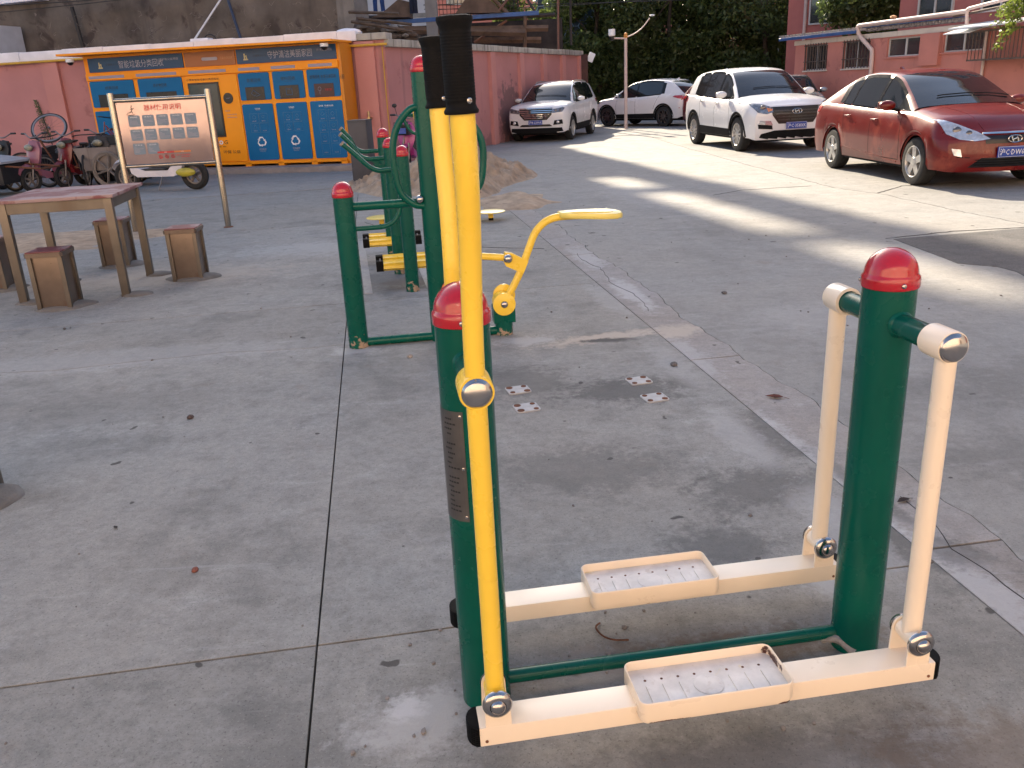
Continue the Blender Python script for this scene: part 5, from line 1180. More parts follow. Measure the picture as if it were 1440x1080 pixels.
    def patch(d, poly, name, m, off=.006, par=None, cuts=3, thick=.010, tree=bvh):
        b = B(); vs_ = [b.b.verts.new((p[0], p[1], 0)) for p in poly]; b.b.faces.new(vs_)
        bmesh.ops.triangulate(b.b, faces=b.b.faces, ngon_method='EAR_CLIP')
        for _ in range(cuts): bmesh.ops.subdivide_edges(b.b, edges=[e for e in b.b.edges if e.calc_length() > .05], cuts=1, use_grid_fill=False); bmesh.ops.triangulate(b.b, faces=[f for f in b.b.faces if len(f.verts) > 3])
        dirv = {'F': Vector((1, 0, 0)), 'R': Vector((-1, 0, 0)), 'L': Vector((0, 1, 0)), 'S': Vector((0, -1, 0)), 'T': Vector((0, 0, 1))}[d]
        last = None; bad = []
        for v in b.b.verts:
            hp, hn = ray(d, v.co.x, v.co.y, tree)
            if hp is None: bad.append(v); continue
            if hn.dot(dirv) < 0: hn = -hn
            v.co = hp+(hn*.7+dirv*.3)*off
        if bad: bmesh.ops.delete(b.b, geom=bad, context='VERTS')
        q = bmesh.ops.extrude_face_region(b.b, geom=list(b.b.faces))
        for v in q['geom']:
            if isinstance(v, bmesh.types.BMVert): v.co -= dirv*thick
        if not b.b.faces: b.b.free(); return None
        return b.done(name, m, par or t, 50)
    mir = lambda P: [(-a, b_) for a, b_ in P]
    # underbody, wheels
    B().box(xr+.25, xf-.25, -Wd*.68, Wd*.68, .20, c['belt'][2][1]-.12).done('underbody', m_trim, t, smooth=0)
    B().box(-wb+ra+.02, wb-ra-.02, -Wd*.93, Wd*.93, c['sill']-.03, c['sill']+.10).done('floor_pan', m_trim, t, smooth=0)
    for xw in (wb, -wb):
        for s in (1, -1): car_wheel(t, xw, s*(Wd-.115), r, s, c.get('mrim', m_alloy), c.get('spk', 5))
    # door seams as thin dark strips lying in the surface
    for s, dch in ((1, 'L'), (-1, 'S')):
        for P in c['seams']:
            pts = smoothpath([(p[0], 0, p[1]) for p in P], 5) if len(P) > 2 else [Vector((P[0][0]+(P[1][0]-P[0][0])*k/8, 0, P[0][1]+(P[1][1]-P[0][1])*k/8)) for k in range(9)]
            ww = .0045; b = B(); prev = None
            for i, p in enumerate(pts):
                dd = (pts[min(i+1, len(pts)-1)]-pts[max(i-1, 0)]).normalized(); nn = Vector((-dd.z, 0, dd.x))*ww; h1 = ray(dch, p.x+nn.x, p.z+nn.z)[0]; h2 = ray(dch, p.x-nn.x, p.z-nn.z)[0]
                if h1 is None or h2 is None: prev = None; continue
                o_ = Vector((0, s*.0015, 0)); cur = (b.b.verts.new(h1+o_), b.b.verts.new(h2+o_))
                if prev: b.b.faces.new((prev[0], prev[1], cur[1], cur[0]))
                prev = cur
            if b.b.faces: b.done('door_seam', m_trim, t, smooth=0)
            else: b.b.free()
        for (hx, hz) in c['handles']:
            hp = ray(dch, hx, hz)[0]
            if hp: B().tube([hp+Vector((-.085, -s*.005, -.004)), hp+Vector((-.07, s*.022, 0)), hp+Vector((.07, s*.022, 0)), hp+Vector((.085, -s*.005, .004))], .013, 8).done('door_handle', c.get('mhandle', m_body), t)
        # arch lining edge / cladding
        for xw in (wb, -wb):
            if c.get('clad'):
                P = [(xw+(ra+.004)*math.cos(R(a)), r+(ra+.004)*math.sin(R(a))) for a in range(-8, 189, 12)]+[(xw+(ra+.06)*math.cos(R(a)), r+(ra+.06)*math.sin(R(a))) for a in range(188, -9, -12)]
                patch(dch, P, 'arch_cladding', m_trim, .008, cuts=1)
            B().tube([(xw+(ra-.004)*math.cos(R(a)), s*Wd*.955*wfac(xw+ra*math.cos(R(a))), r+(ra-.004)*math.sin(R(a))) for a in range(0, 181, 15)], .012, 6).done('arch_lip', m_trim if c.get('clad') else m_body, t)
        if c.get('clad'): patch(dch, [(-wb+ra+.05, c['sill']+.004), (wb-ra-.05, c['sill']+.004), (wb-ra-.05, c['sill']+.15), (-wb+ra+.05, c['sill']+.17)], 'sill_cladding', m_trim, .010, cuts=3)
        # mirrors
        mx, mz = g['mir']; yy = Wd*.93
        B().ico((mx, s*(yy+.13), mz), .1, 3, (.75, 1.15, .68)).done('wing_mirror', c.get('mmir', m_body), t); B().tube([(mx+.02, s*(yy-.03), mz-.07), (mx+.01, s*(yy+.08), mz-.04)], .025, 8).done('mirror_arm', m_trim, t)
        B().box(mx-.085, mx-.066, s*(yy+.13)-.095, s*(yy+.13)+.095, mz-.05, mz+.05, bev=.006).done('mirror_glass', m_chrome, t)
    c['front'](t, patch, ray, bvh, gb)
    for (px, s) in ((xt-.1, 1),):   # wipers
        for y0 in (.12, -.38):
            P = [ray('T', xa-.13-.0*k, y0+.08*k, gb)[0] for k in range(7)]; P = [p+Vector((0, 0, .02)) for p in P if p]
            if len(P) > 2: B().tube(P, .008, 5).done('wiper', m_trim, t)
    if c.get('rails'):
        for s in (1, -1):
            P = [ray('T', xt-.12+(xu-xt+.1)*k/10, s*(g['wr']-.06), gb)[0] for k in range(11)]; P = [p+Vector((0, 0, .035 if 0 < i < 10 else -.005)) for i, p in enumerate(P) if p]
            if len(P) > 3: B().tube(P, .017, 8).done('roof_rail', m_metd, t)
    an = ray('T', xu+.15, 0, gb)[0]
    if an: B().prism([(0, 0), (-.16, 0), (-.15, .06), (-.12, .065)], .03, an+Vector((.08, .015, -.005))).done('aerial_fin', m_body, t, bev=.004)
    return t
def plate(t, ray, s, z, w_=.42, front=True, name='number_plate'):
    hp = ray('F' if front else 'R', 0, z)[0]; sx = 1 if front else -1
    e = link('number_plate', None, t); e.location = hp+Vector((sx*.02, 0, 0)); e.rotation_euler = (0, 0, R(90) if front else R(-90))
    pb = B().box(-w_/2, w_/2, -.006, .012, -.065, .065, bev=.004).done('plate_sheet', m_plateb, e)
    bpy.data.objects.remove(e); e = pb; e.name = 'number_plate'; e.parent = t; e.location = hp+Vector((sx*.022, 0, 0)); e.rotation_euler = (0, 0, R(90) if front else R(-90))
    text(s, 'lettering', m_inkw, e, 0, -.0085, 0, .082, w_*.90)
    b = B(); 
    for (x0, x1, z0, z1) in ((-w_/2+.006, w_/2-.006, .057, .060), (-w_/2+.006, w_/2-.006, -.060, -.057), (-w_/2+.006, -w_/2+.009, -.06, .06), (w_/2-.009, w_/2-.006, -.06, .06)): b.box(x0, x1, -.0075, -.006, z0, z1)
    b.done('plate_border', m_inkw, e, smooth=0); return e
def h_badge(t, ray, z, k=1):
    """oval ring with a slanting H"""
    hp = ray('F', 0, z)[0]+Vector((.028, 0, 0)); b = B(); P = [hp+Vector((0, .085*k*math.cos(a), .043*k*math.sin(a))) for a in [q*2*math.pi/28 for q in range(29)]]; b.tube(P, .006, 6)
    # facing +x: viewer sees +y on the left... slanted uprights and bar
    for s in (-1, 1): b.tube([hp+Vector((0, s*.030*k+.012, -.030*k)), hp+Vector((0, s*.036*k, 0)), hp+Vector((0, s*.030*k-.012, .030*k))], .0075, 6)
    b.tube([hp+Vector((0, .032*k, .010*k)), hp+Vector((0, -.032*k, -.010*k))], .0065, 6); b.done('badge', m_chrome, t)
# --- red saloon
def front_red(t, patch, ray, bvh, gb):
    for s in (1, -1):
        f = (lambda P: P) if s > 0 else mirf
        d = 'L' if s > 0 else 'S'
        hl = patch('F', f([(.28, .605), (.45, .585), (.61, .605), (.72, .67), (.765, .84), (.70, .835), (.56, .775), (.40, .69)]), 'headlight', m_lampg, .008, cuts=3)
        for (y, z, r_) in ((.60, .705, .055), (.49, .675, .038)):
            hp = ray('F', s*y, z)[0]
            if hp: B().lathe([(r_, .0), (r_*.9, .012), (r_*.55, .018), (0, .02)], hp-Vector((.002, 0, 0)), (1, s*.25, .2), 22).done('lamp_bowl', m_lampd, hl)
        patch('F', f([(.585, .40), (.665, .42), (.69, .50), (.60, .49)]), 'fog_lamp', m_lampg, .010, cuts=2)
        patch('F', f([(.50, .385), (.74, .40), (.755, .41), (.50, .395)]), 'bumper_crease', m_trim, .003, cuts=1)
    patch('F', [(-.40, .615), (.40, .615), (.36, .60), (-.36, .60)], 'chrome_bar', m_chrome, .020, thick=.02) if False else None
    patch('F', [(-.36, .655), (.36, .655), (.345, .675), (-.345, .675)], 'chrome_bar', m_chrome, .020, thick=.02)
    patch('F', [(-.33, .55), (.33, .55), (.34, .645), (-.34, .645)], 'upper_grille', m_grille, .004)
    patch('F', [(-.50, .27), (.50, .27), (.38, .385), (-.38, .385)], 'lower_grille', m_grille, .006)
    b_ = None
    for z in (.30, .33, .36): patch('F', [(-.44, z), (.44, z), (.44, z+.008), (-.44, z+.008)], 'grille_bar', m_trim, .014, cuts=2)
    h_badge(t, ray, .600, 1.0); plate(t, ray, '沪C·DW', .455) if False else None
    p = plate(t, ray, '沪C·DW618', .45)
    for y in (.30, -.30): patch('T', [(1.95, y*1.05), (1.1, y*1.5), (1.1, y*1.5+.012), (1.95, y*1.05+.012)], 'hood_crease', m_body_red, .003, cuts=3)
    for s in (1, -1):
        f = (lambda P: P) if s > 0 else mirf
        patch('R', f([(.40, .80), (.72, .80), (.78, .95), (.55, .93)]), 'tail_light', m_tail, .008)
        d = 'L' if s > 0 else 'S'; patch(d, [(-2.14, .83), (-1.86, .86), (-1.80, .95), (-2.14, .95)], 'tail_light', m_tail, .006)
        patch(d, [(-1.05, .30), (.80, .26), (.80, .275), (-.2, .34), (-1.05, .39)], 'sill_crease', m_body_red, .010)
mirf = lambda P: [(-a, b_) for a, b_ in P]
m_body_red = M('red_car_paint', (.125, .006, .004), .30, .0, var=.06, vs=1.2, coat=.4, spec=.3, stain=((.20, .028, .016), .56, 1.6))
RED = dict(W=1.70, wb=2.57, xf=2.105, xr=-2.265, r=.305, sill=.235, zfl=.215, zrl=.26, nose=.16, bowf=.26, zm=.60,
    belt=[(2.105, .63), (1.9, .745), (1.5, .835), (.9, .905), (0, .935), (-1, .975), (-1.7, .99), (-2.265, .93)],
    deck=[(2.105, .70), (1.95, .80), (1.7, .885), (1.3, .965), (.95, 1.01), (0, .99), (-1.5, 1.04), (-1.75, 1.085), (-2.1, 1.09), (-2.265, 1.05)],
    lean=[(.2, .06), (.35, .0), (.5, .0), (.62, .05), (.72, .14), (.85, .22)], leanr=[(.2, .08), (.45, 0), (.7, .02), (1.0, .05), (1.1, .08)],
    green=dict(roof=[(1.02, 1.0), (.62, 1.205), (.20, 1.395), (-.10, 1.445), (-.5, 1.457), (-.95, 1.42), (-1.3, 1.315), (-1.85, 1.09)], xa=1.02, xt=.16, xu=-1.0, xz=-1.85, h=.46, wr=.565, win=[(.62, .02), (-.06, -.80), (-.84, -1.10)], mir=(.62, 1.0)),
    seams=[[(.86, .30), (.88, .6), (.84, .90)], [(-.02, .28), (-.02, .93)], [(-.86, .50), (-.92, .75), (-.98, .96)], [(.86, .30), (-.75, .30)]], handles=[(.10, .80), (-.78, .83)], front=front_red)
def place(fr, rr_, side, W_, wb, sc=1.0):
    """ground contacts of the front and rear wheel on one side -> location and heading; side +1 = the car's left wheels"""
    a = Vector((*fr, 0)); b_ = Vector((*rr_, 0)); d = (a-b_).normalized(); m = (a+b_)/2; n = Vector((-d.y, d.x, 0))
    m = a-d*wb/2*sc if side in (1, -1) else m
    return tuple(m-n*side*(W_/2-.10)*sc), math.atan2(d.y, d.x)
l_, h_ = place((5.72, 11.95), (5.578, 15.011), -1, 1.70, 2.57, 1.04)
make_car('red_car', 'dusty dark red saloon car parked nearest on the right, front towards the camera', l_, h_, RED, m_body_red, 1.04)
# --- white compact suv
m_white = M('white_car_paint', (.72, .72, .73), .25, 0, var=.03, vs=1.2, coat=.5)
def front_suv(t, patch, ray, bvh, gb):
    for s in (1, -1):
        f = (lambda P: P) if s > 0 else mirf
        hl = patch('F', f([(.46, .76), (.58, .725), (.74, .76), (.84, .93), (.78, .945), (.60, .90), (.46, .835)]), 'headlight', m_lamps, .008, cuts=3)
        hp = ray('F', s*.64, .845)[0]; 
        if hp: B().lathe([(.055, 0), (.05, .012), (.02, .02), (0, .02)], hp, (1, s*.3, .1), 22).done('lamp_bowl', m_lampd, hl)
        patch('F', f([(.47, .795), (.55, .765), (.58, .84), (.48, .82)]), 'indicator', m_amber, .014, cuts=2)
        patch('F', f([(.46, .52), (.72, .55), (.70, .61), (.50, .60)]), 'fog_lamp', m_lampg, .012, cuts=2)
        patch('F', f([(.46, .44), (.72, .46), (.73, .54), (.47, .515)]), 'air_inlet', m_trim, .009, cuts=2)
        d = 'L' if s > 0 else 'S'; patch(d, [(-2.06, .90), (-1.75, .95), (-1.78, 1.03), (-2.06, 1.03)], 'tail_light', m_tail, .006)
        patch('R', f([(.45, .88), (.80, .88), (.80, 1.03), (.52, 1.0)]), 'tail_light', m_tail, .008)
    patch('F', [(-.35, .54), (.35, .54), (.47, .70), (.50, .855), (-.50, .855), (-.47, .70)], 'upper_grille', m_grille, .008)
    for z in (.60, .655, .71, .765): patch('F', [(-.33-(z-.56)*.5, z), (.33+(z-.56)*.5, z), (.34+(z-.56)*.5, z+.022), (-.34-(z-.56)*.5, z+.022)], 'grille_bar', M('grille_bar', (.05, .05, .052), .3, .4), .022, cuts=3)
    patch('F', [(-.70, .22), (.70, .22), (.66, .36), (.42, .42), (-.42, .42), (-.66, .36)], 'bumper_cladding', m_trim, .010)
    h_badge(t, ray, .765, 1.1); plate(t, ray, '沪C·358XK', .50)
SUV = dict(W=1.78, wb=2.59, xf=2.13, xr=-2.14, r=.335, sill=.28, zfl=.24, zrl=.32, nose=.12, bowf=.17, zm=.66, clad=1, mhandle=m_chrome, spk=6,
    belt=[(2.13, .83), (1.95, .90), (1.5, .955), (.9, .985), (0, 1.01), (-1, 1.05), (-1.7, 1.08), (-2.14, 1.06)],
    deck=[(2.13, .88), (1.98, .965), (1.7, 1.02), (1.3, 1.06), (.95, 1.085), (0, 1.06), (-1.5, 1.10), (-2.14, 1.09)],
    lean=[(.2, .10), (.4, .0), (.7, .0), (.85, .04), (.95, .14)], leanr=[(.2, .12), (.5, 0), (.8, .0), (1.1, .04)],
    green=dict(roof=[(1.0, 1.07), (.62, 1.32), (.25, 1.53), (0, 1.59), (-.5, 1.62), (-1.2, 1.60), (-1.65, 1.55), (-1.80, 1.46), (-2.02, 1.12)], xa=1.0, xt=.20, xu=-1.70, xz=-2.02, h=.54, wr=.62, win=[(.60, .04), (-.04, -.82), (-.88, -1.30)], mir=(.62, 1.10)),
    seams=[[(.84, .42), (.86, .7), (.80, .98)], [(0, .42), (0, 1.0)], [(-.86, .60), (-.92, .85), (-.98, 1.04)]], handles=[(.12, .93), (-.78, .96)], front=front_suv)
l_, h_ = place((5.14, 18.9), (4.86, 21.2), -1, 1.78, 2.59, 1.05)
make_car('white_suv', 'white compact sport utility car parked behind the red car with a black grille', l_, h_, SUV, m_white, 1.05)
# --- white suv by the wall
def front_h6(t, patch, ray, bvh, gb):
    for s in (1, -1):
        f = (lambda P: P) if s > 0 else mirf
        hl = patch('F', f([(.50, .80), (.78, .83), (.83, .93), (.78, .955), (.50, .90)]), 'headlight', m_lamps, .010, cuts=3)
        for y in (.60, .72):
            hp = ray('F', s*y, .875)[0]
            if hp: B().lathe([(.045, 0), (.04, .012), (.02, .02), (0, .02)], hp, (1, s*.2, .1), 18).done('lamp_bowl', m_lampd, hl)
        patch('F', f([(.52, .47), (.80, .50), (.78, .62), (.56, .60)]), 'air_inlet', m_trim, .010, cuts=2)
        hp = ray('F', s*.66, .55)[0]
        if hp: B().lathe([(.045, 0), (.045, .012), (.03, .02), (0, .02)], hp+Vector((.01, 0, 0)), (1, 0, 0), 18).done('fog_lamp', m_lampg, t)
        d = 'L' if s > 0 else 'S'; patch(d, [(-2.1, .95), (-1.80, 1.0), (-1.82, 1.10), (-2.1, 1.10)], 'tail_light', m_tail, .006)
    patch('F', [(-.34, .62), (.34, .62), (.48, .76), (.50, .92), (-.50, .92), (-.48, .76)], 'upper_grille', m_grille, .010)
    for z in (.665, .715, .765, .815, .865): patch('F', [(-.30-(z-.62)*.8, z), (.30+(z-.62)*.8, z), (.31+(z-.62)*.8, z+.020), (-.31-(z-.62)*.8, z+.020)], 'grille_bar', m_chrome, .026, cuts=3)
    patch('F', [(-.50, .925), (.50, .925), (.50, .95), (-.50, .95)], 'chrome_bar', m_chrome, .018)
    patch('F', [(-.50, .44), (.50, .44), (.42, .50), (-.42, .50)], 'lower_grille', m_grille, .010)
    patch('F', [(-.80, .26), (.80, .26), (.76, .40), (-.76, .40)], 'bumper_cladding', m_trim, .010)
    plate(t, ray, '沪B·6399A', .555)
H6 = dict(W=1.85, wb=2.68, xf=2.22, xr=-2.35, r=.345, sill=.30, zfl=.26, zrl=.33, nose=.12, bowf=.14, zm=.68, clad=1, rails=1,
    belt=[(2.22, .92), (2.05, .98), (1.6, 1.02), (.9, 1.05), (0, 1.07), (-1, 1.11), (-1.8, 1.14), (-2.35, 1.12)],
    deck=[(2.22, .96), (2.08, 1.03), (1.8, 1.08), (1.3, 1.12), (.95, 1.14), (0, 1.12), (-1.5, 1.16), (-2.35, 1.15)],
    lean=[(.2, .10), (.4, .0), (.8, .0), (.95, .06), (1.05, .14)], leanr=[(.2, .12), (.5, 0), (.8, .0), (1.1, .04)],
    green=dict(roof=[(1.0, 1.13), (.62, 1.38), (.25, 1.58), (0, 1.64), (-.5, 1.675), (-1.3, 1.66), (-1.85, 1.60), (-2.0, 1.48), (-2.2, 1.18)], xa=1.0, xt=.20, xu=-1.88, xz=-2.2, h=.54, wr=.64, win=[(.60, .04), (-.04, -.88), (-.96, -1.62)], mir=(.62, 1.15)),
    seams=[[(.86, .45), (.88, .7), (.82, 1.03)], [(0, .45), (0, 1.06)], [(-.9, .60), (-.96, .85), (-1.02, 1.1)]], handles=[(.12, .98), (-.82, 1.01)], front=front_h6)
l_, h_ = place((2.055, 25.7), (2.90, 28.2), 1, 1.85, 2.68, .97)
make_car('white_suv', 'white sport utility car with roof rails and barred grille beside the pink wall', l_, h_, H6, m_white, .97)
# --- white crossover seen from its side
def front_hrv(t, patch, ray, bvh, gb):
    for s in (1, -1):
        f = (lambda P: P) if s > 0 else mirf
        patch('F', f([(.40, .74), (.78, .80), (.80, .88), (.42, .80)]), 'headlight', m_lampg, .010); patch('R', f([(.30, .92), (.80, .88), (.80, 1.0), (.5, .99)]), 'tail_light', m_tail, .010)
        d = 'L' if s > 0 else 'S'; patch(d, [(-2.04, .90), (-1.70, .99), (-1.78, 1.03), (-2.04, 1.03)], 'tail_light', m_tail, .008); patch(d, [(1.72, .80), (1.95, .80), (1.95, .86), (1.60, .89)], 'headlight', m_lampd, .007)
        B().tube([ray('S' if s < 0 else 'L', -2.0+.02*k, .62)[0]+Vector((0, s*.004, 0)) for k in range(3)], .01, 5).done('reflector', m_tail, t)
    patch('F', [(-.4, .66), (.4, .66), (.42, .78), (-.42, .78)], 'upper_grille', m_grille, .008)
    patch('R', [(-.5, .30), (.5, .30), (.5, .44), (-.5, .44)], 'bumper_cladding', m_trim, .010)
HRV = dict(W=1.77, wb=2.61, xf=2.10, xr=-2.19, r=.34, sill=.28, zfl=.24, zrl=.34, nose=.14, bowf=.20, zm=.66, clad=1, mrim=m_alloyd,
    belt=[(2.10, .76), (1.9, .86), (1.5, .92), (.9, .97), (0, 1.00), (-1, 1.06), (-1.7, 1.09), (-2.19, 1.05)],
    deck=[(2.10, .80), (1.95, .90), (1.7, .97), (1.3, 1.03), (.95, 1.07), (0, 1.05), (-1.5, 1.10), (-2.19, 1.08)],
    lean=[(.2, .10), (.4, .0), (.7, .02), (.85, .10), (.95, .2)], leanr=[(.2, .12), (.5, 0), (.8, .02), (1.1, .08)],
    green=dict(roof=[(1.1, 1.05), (.62, 1.33), (.25, 1.51), (0, 1.56), (-.5, 1.60), (-1.1, 1.57), (-1.55, 1.47), (-1.80, 1.33), (-2.10, 1.09)], xa=1.1, xt=.22, xu=-1.42, xz=-2.10, h=.54, wr=.60, win=[(.66, -.02), (-.07, -1.16)], mir=(.66, 1.08)),
    seams=[[(.84, .42), (.86, .7), (.82, .96)], [(-.04, .42), (-.04, .99)], [(-.86, .60), (-.98, .85), (-1.10, 1.04)]], handles=[(.10, .88)], front=front_hrv)
l_, h_ = place((3.95, 32.2), (5.9, 30.0), 1, 1.77, 2.61, .97)
make_car('white_crossover', 'white crossover car with black wheels seen from its left side before the dark trees', l_, h_, HRV, m_white, .97)
# --- cars mostly hidden behind
m_body_dr = M('wine_car_paint', (.12, .008, .012), .25, .2, var=.05, coat=.9)
make_car('dark_red_car', 'dark red hatchback of which only the tail shows between the two white cars', (7.35, 27.4, 0), R(-70), dict(HRV, mrim=m_alloy), m_body_dr, .95)
make_car('silver_car', 'silver car whose roof just shows behind the white sport utility car on the right', (9.0, 27.8, 0), R(-100), dict(RED, front=front_hrv), M('silver_car_paint', (.30, .32, .36), .25, .5, coat=.9), 1.02)
# ------------------------------------------------------------------ low pink building on the right
m_pinkb = M('brick_red_render', (.52, .20, .16), .85, var=.10, vs=1.2, bump=.25, bs=60, stain=((.40, .15, .12), .58, 1.6), streak=((.28, .11, .09), .60, 2.5))
m_win = M('window_glass', (.035, .04, .042), .07, 0, var=.4, vs=2, coat=.8, spec=.8); m_alu = M('white_window_frame', (.52, .50, .48), .4, var=.08); m_bar = M('rusty_window_bar', (.13, .095, .08), .6, .4, var=.3, vs=12)
m_crm = M('cream_band', (.62, .54, .46), .7, var=.12, vs=2, streak=((.35, .26, .2), .58, 4)); m_gut = M('pale_pink_gutter_pipe', (.60, .47, .43), .5, var=.1, vs=3)
FA = math.atan2(-.952, .305)
LB = thing('low_pink_building', 'single storey pink building on the right with barred windows, gutter pipe and lean-to roof', 'building', (9.87, 30, 0), FA)
holes = [(.53, 1.63, 1.575, 2.335), (2.39, 3.54, 1.575, 2.345), (4.24, 5.59, 1.825, 2.32), (6.31, 7.60, 1.855, 2.32)]
segs = [(-.0, .53), (1.63, 2.39), (3.54, 4.24), (5.59, 6.31), (7.60, 30.0)]
b = B()
for a, c in segs: b.box(a, c, 0, .25, -.1, 2.36)
for (x0, x1, z0, z1) in holes: b.box(x0, x1, .0, .25, -.1, z0); b.box(x0, x1, .0, .25, z1, 2.36)
b.box(-.0, .25, .25, 6, -.1, 2.36); b.box(9.95, 30, -.02, .27, 2.362, 3.4)
b.done('wall', m_pinkb, LB, smooth=0)
B().box(5.60, 6.28, -.12, .003, 1.55, 2.358).done('wall_pier', m_pinkb, LB, bev=.004)
B().box(-.04, 7.62, -.03, .24, 2.362, 2.50).done('cream_band', m_crm, LB, bev=.004)
for k, (x0, x1, z0, z1) in enumerate(holes):
    e = B(); f = .035
    for q in ((x0, x1, z0, z0+f), (x0, x1, z1-f, z1), (x0, x0+f, z0+f, z1-f), (x1-f, x1, z0+f, z1-f), ((x0+x1)/2-.03, (x0+x1)/2+.03, z0+f, z1-f)): e.box(q[0], q[1], .06, .12, q[2], q[3])
    fr = e.done('window', m_alu, LB, smooth=0, bev=.003)
    for (a, c) in ((x0+f, (x0+x1)/2-.03), ((x0+x1)/2+.03, x1-f)): B().box(a, c, .085, .095, z0+f, z1-f).done('pane', m_win, fr)
    B().box(x0, x1, .20, .24, z0, z1).done('dark_room', m_trim, fr)
    B().box(x0-.05, x1+.05, -.05, .10, z0-.045, z0-.002).done('sill', m_pinkb if k > 1 else m_crm, fr, bev=.004)
    if k < 2:
        nb = 9
        for i in range(nb): x = x0+.03+(x1-x0-.06)*i/(nb-1); B().box(x-.012, x+.012, -.035, -.012, z0-.05, z1+.05).done('window_bar', m_bar, fr)
        b = B()
        for z in (z0-.02, (z0+z1)/2-.12, z1-.02): b.box(x0-.02, x1+.02, -.045, -.036, z-.014, z+.014)
        b.done('cross_bar', m_bar, fr)
# roofs: low tiled strip then corrugated sheets with white gutter
m_bluef = M('blue_fascia', (.03, .09, .26), .45, var=.2, vs=4); m_sheet = M('pale_roof_sheet', (.45, .43, .46), .5, var=.2, vs=4, stain=((.2, .16, .14), .6, 5))
B().prism([(-.25, 2.60), (2.2, 2.72), (2.2, 2.78), (-.25, 2.66)], 3.7, (-.55, 0, 0), (0, 1, 0), (0, 0, 1)).done('roof_slab', m_sheet, LB)
B().box(-.55, 3.2, -.28, -.245, 2.535, 2.62).done('fascia', m_bluef, LB, bev=.004)
for i in range(22): B().prism([(-.30, 2.665), (1.8, 2.78), (1.8, 2.82), (-.30, 2.70)], .09, (-.52+i*.17, 0, 0), (0, 1, 0), (0, 0, 1)).done('roof_tile', m_copem, LB)
b = B().prism([(-.12, 2.72), (2.2, 2.86), (2.2, 2.90), (-.12, 2.76)], 4.3, (3.22, 0, 0), (0, 1, 0), (0, 0, 1)).done('roof_slab', m_sheet, LB)
B().tube([(3.26, -.20, 2.745), (7.2, -.20, 2.79)], .055, 12).done('gutter', m_gut, LB)
for i in range(17): x = 3.42+i*.215; B().lathe([(.055, 0), (.055, .30), (.03, .30)], (x, -.08, 2.62), (0, 1, 0), 12).done('sheet_corrugation', m_sheet, LB)
B().box(3.25, 7.1, -.10, -.07, 2.665, 2.69).done('fascia', m_bluef, LB)
B().tube(smoothpath([(3.32, -.20, 2.745), (3.20, -.20, 2.72), (3.20, -.19, 2.60), (3.24, -.15, 2.46), (3.62, -.08, 2.12), (3.72, -.07, 2.0), (3.74, -.07, 1.5), (3.74, -.07, .1)], 4), .06, 12).done('downpipe', m_gut, LB)
B().tube(smoothpath([(8.6, -.22, 2.98), (7.4, -.22, 2.86), (7.22, -.22, 2.82), (7.18, -.2, 2.74), (7.2, -.18, 2.45)], 4), .045, 10).done('downpipe', m_gut, LB)
B().tube([(6.7, -.15, 2.70), (9.8, -.15, 2.92)], .03, 6).done('eave_pole', m_bar, LB)
B().prism([(-.9, 2.36), (.3, 2.50), (.3, 2.53), (-.9, 2.39)], 1.9, (7.35, 0, 0), (0, 1, 0), (0, 0, 1)).done('awning_sheet', m_inkw, LB); B().prism([(-.6, 2.26), (.0, 2.40), (.0, 2.42), (-.6, 2.28)], .85, (7.0, -.1, 0), (0, 1, 0), (0, 0, 1)).done('awning_sheet', m_inkw, LB)
B().ico((4.55, -.15, 2.87), .09, 1, (1.3, 1, .55)).done('roof_stone', M('ochre_stone', (.5, .28, .14), .8), LB)
# projecting cage with bars
b = B()
for x0, x1, y0, y1, z in ((7.68, 9.9, -.55, -.52, 1.62), (7.68, 9.9, -.55, -.52, 2.28), (7.68, 7.71, -.55, 0, 1.62), (7.68, 7.71, -.55, 0, 2.28)): b.box(x0, x1, y0, y1, z-.02, z+.02)
b.done('cage_rail', m_bar, LB)
for i in range(20): x = 7.70+i*.11; B().box(x-.008, x+.008, -.55, -.534, 1.62, 2.28).done('cage_bar', m_bar, LB)
B().box(7.68, 9.9, -.54, -.01, 1.60, 1.63).done('cage_floor', m_trim, LB); B().tube([(7.74, -.06, 0), (7.74, -.06, 2.3)], .035, 8).done('downpipe', m_gut, LB)
# tangle of branches spilling over the cage
def leaves(name, pts, size, m, par, n=None, kind=None, jit=.5):
    """many small leaf quads at the given points"""
    N_ = len(pts); P = np.asarray(pts, dtype=float)
    d = np.random.normal(size=(N_, 3)); d /= np.linalg.norm(d, axis=1)[:, None]; e = np.random.normal(size=(N_, 3)); e -= d*(d*e).sum(1)[:, None]; e /= np.linalg.norm(e, axis=1)[:, None]
    s = size*(1+jit*np.random.uniform(-1, 1, N_))[:, None]
    v = np.empty((N_, 4, 3)); v[:, 0] = P-d*s*.6; v[:, 1] = P+e*s*.28; v[:, 2] = P+d*s*.6; v[:, 3] = P-e*s*.28
    me = bpy.data.meshes.new(name); me.vertices.add(N_*4); me.vertices.foreach_set('co', v.ravel()); me.loops.add(N_*4); me.loops.foreach_set('vertex_index', np.arange(N_*4)); me.polygons.add(N_); me.polygons.foreach_set('loop_start', np.arange(0, N_*4, 4)); me.polygons.foreach_set('loop_total', np.full(N_, 4)); me.update(); me.materials.append(m)
    return link(name, me, par, kind)
m_lf = M('dark_leaf', (.085, .12, .038), .42, var=.5, vs=1.3, tr=.45); m_lf2 = M('green_leaf', (.11, .15, .035), .5, var=.4, vs=1.5, tr=.5); m_barkk = M('bark', (.055, .042, .032), .9, var=.3, vs=8, bump=.5)
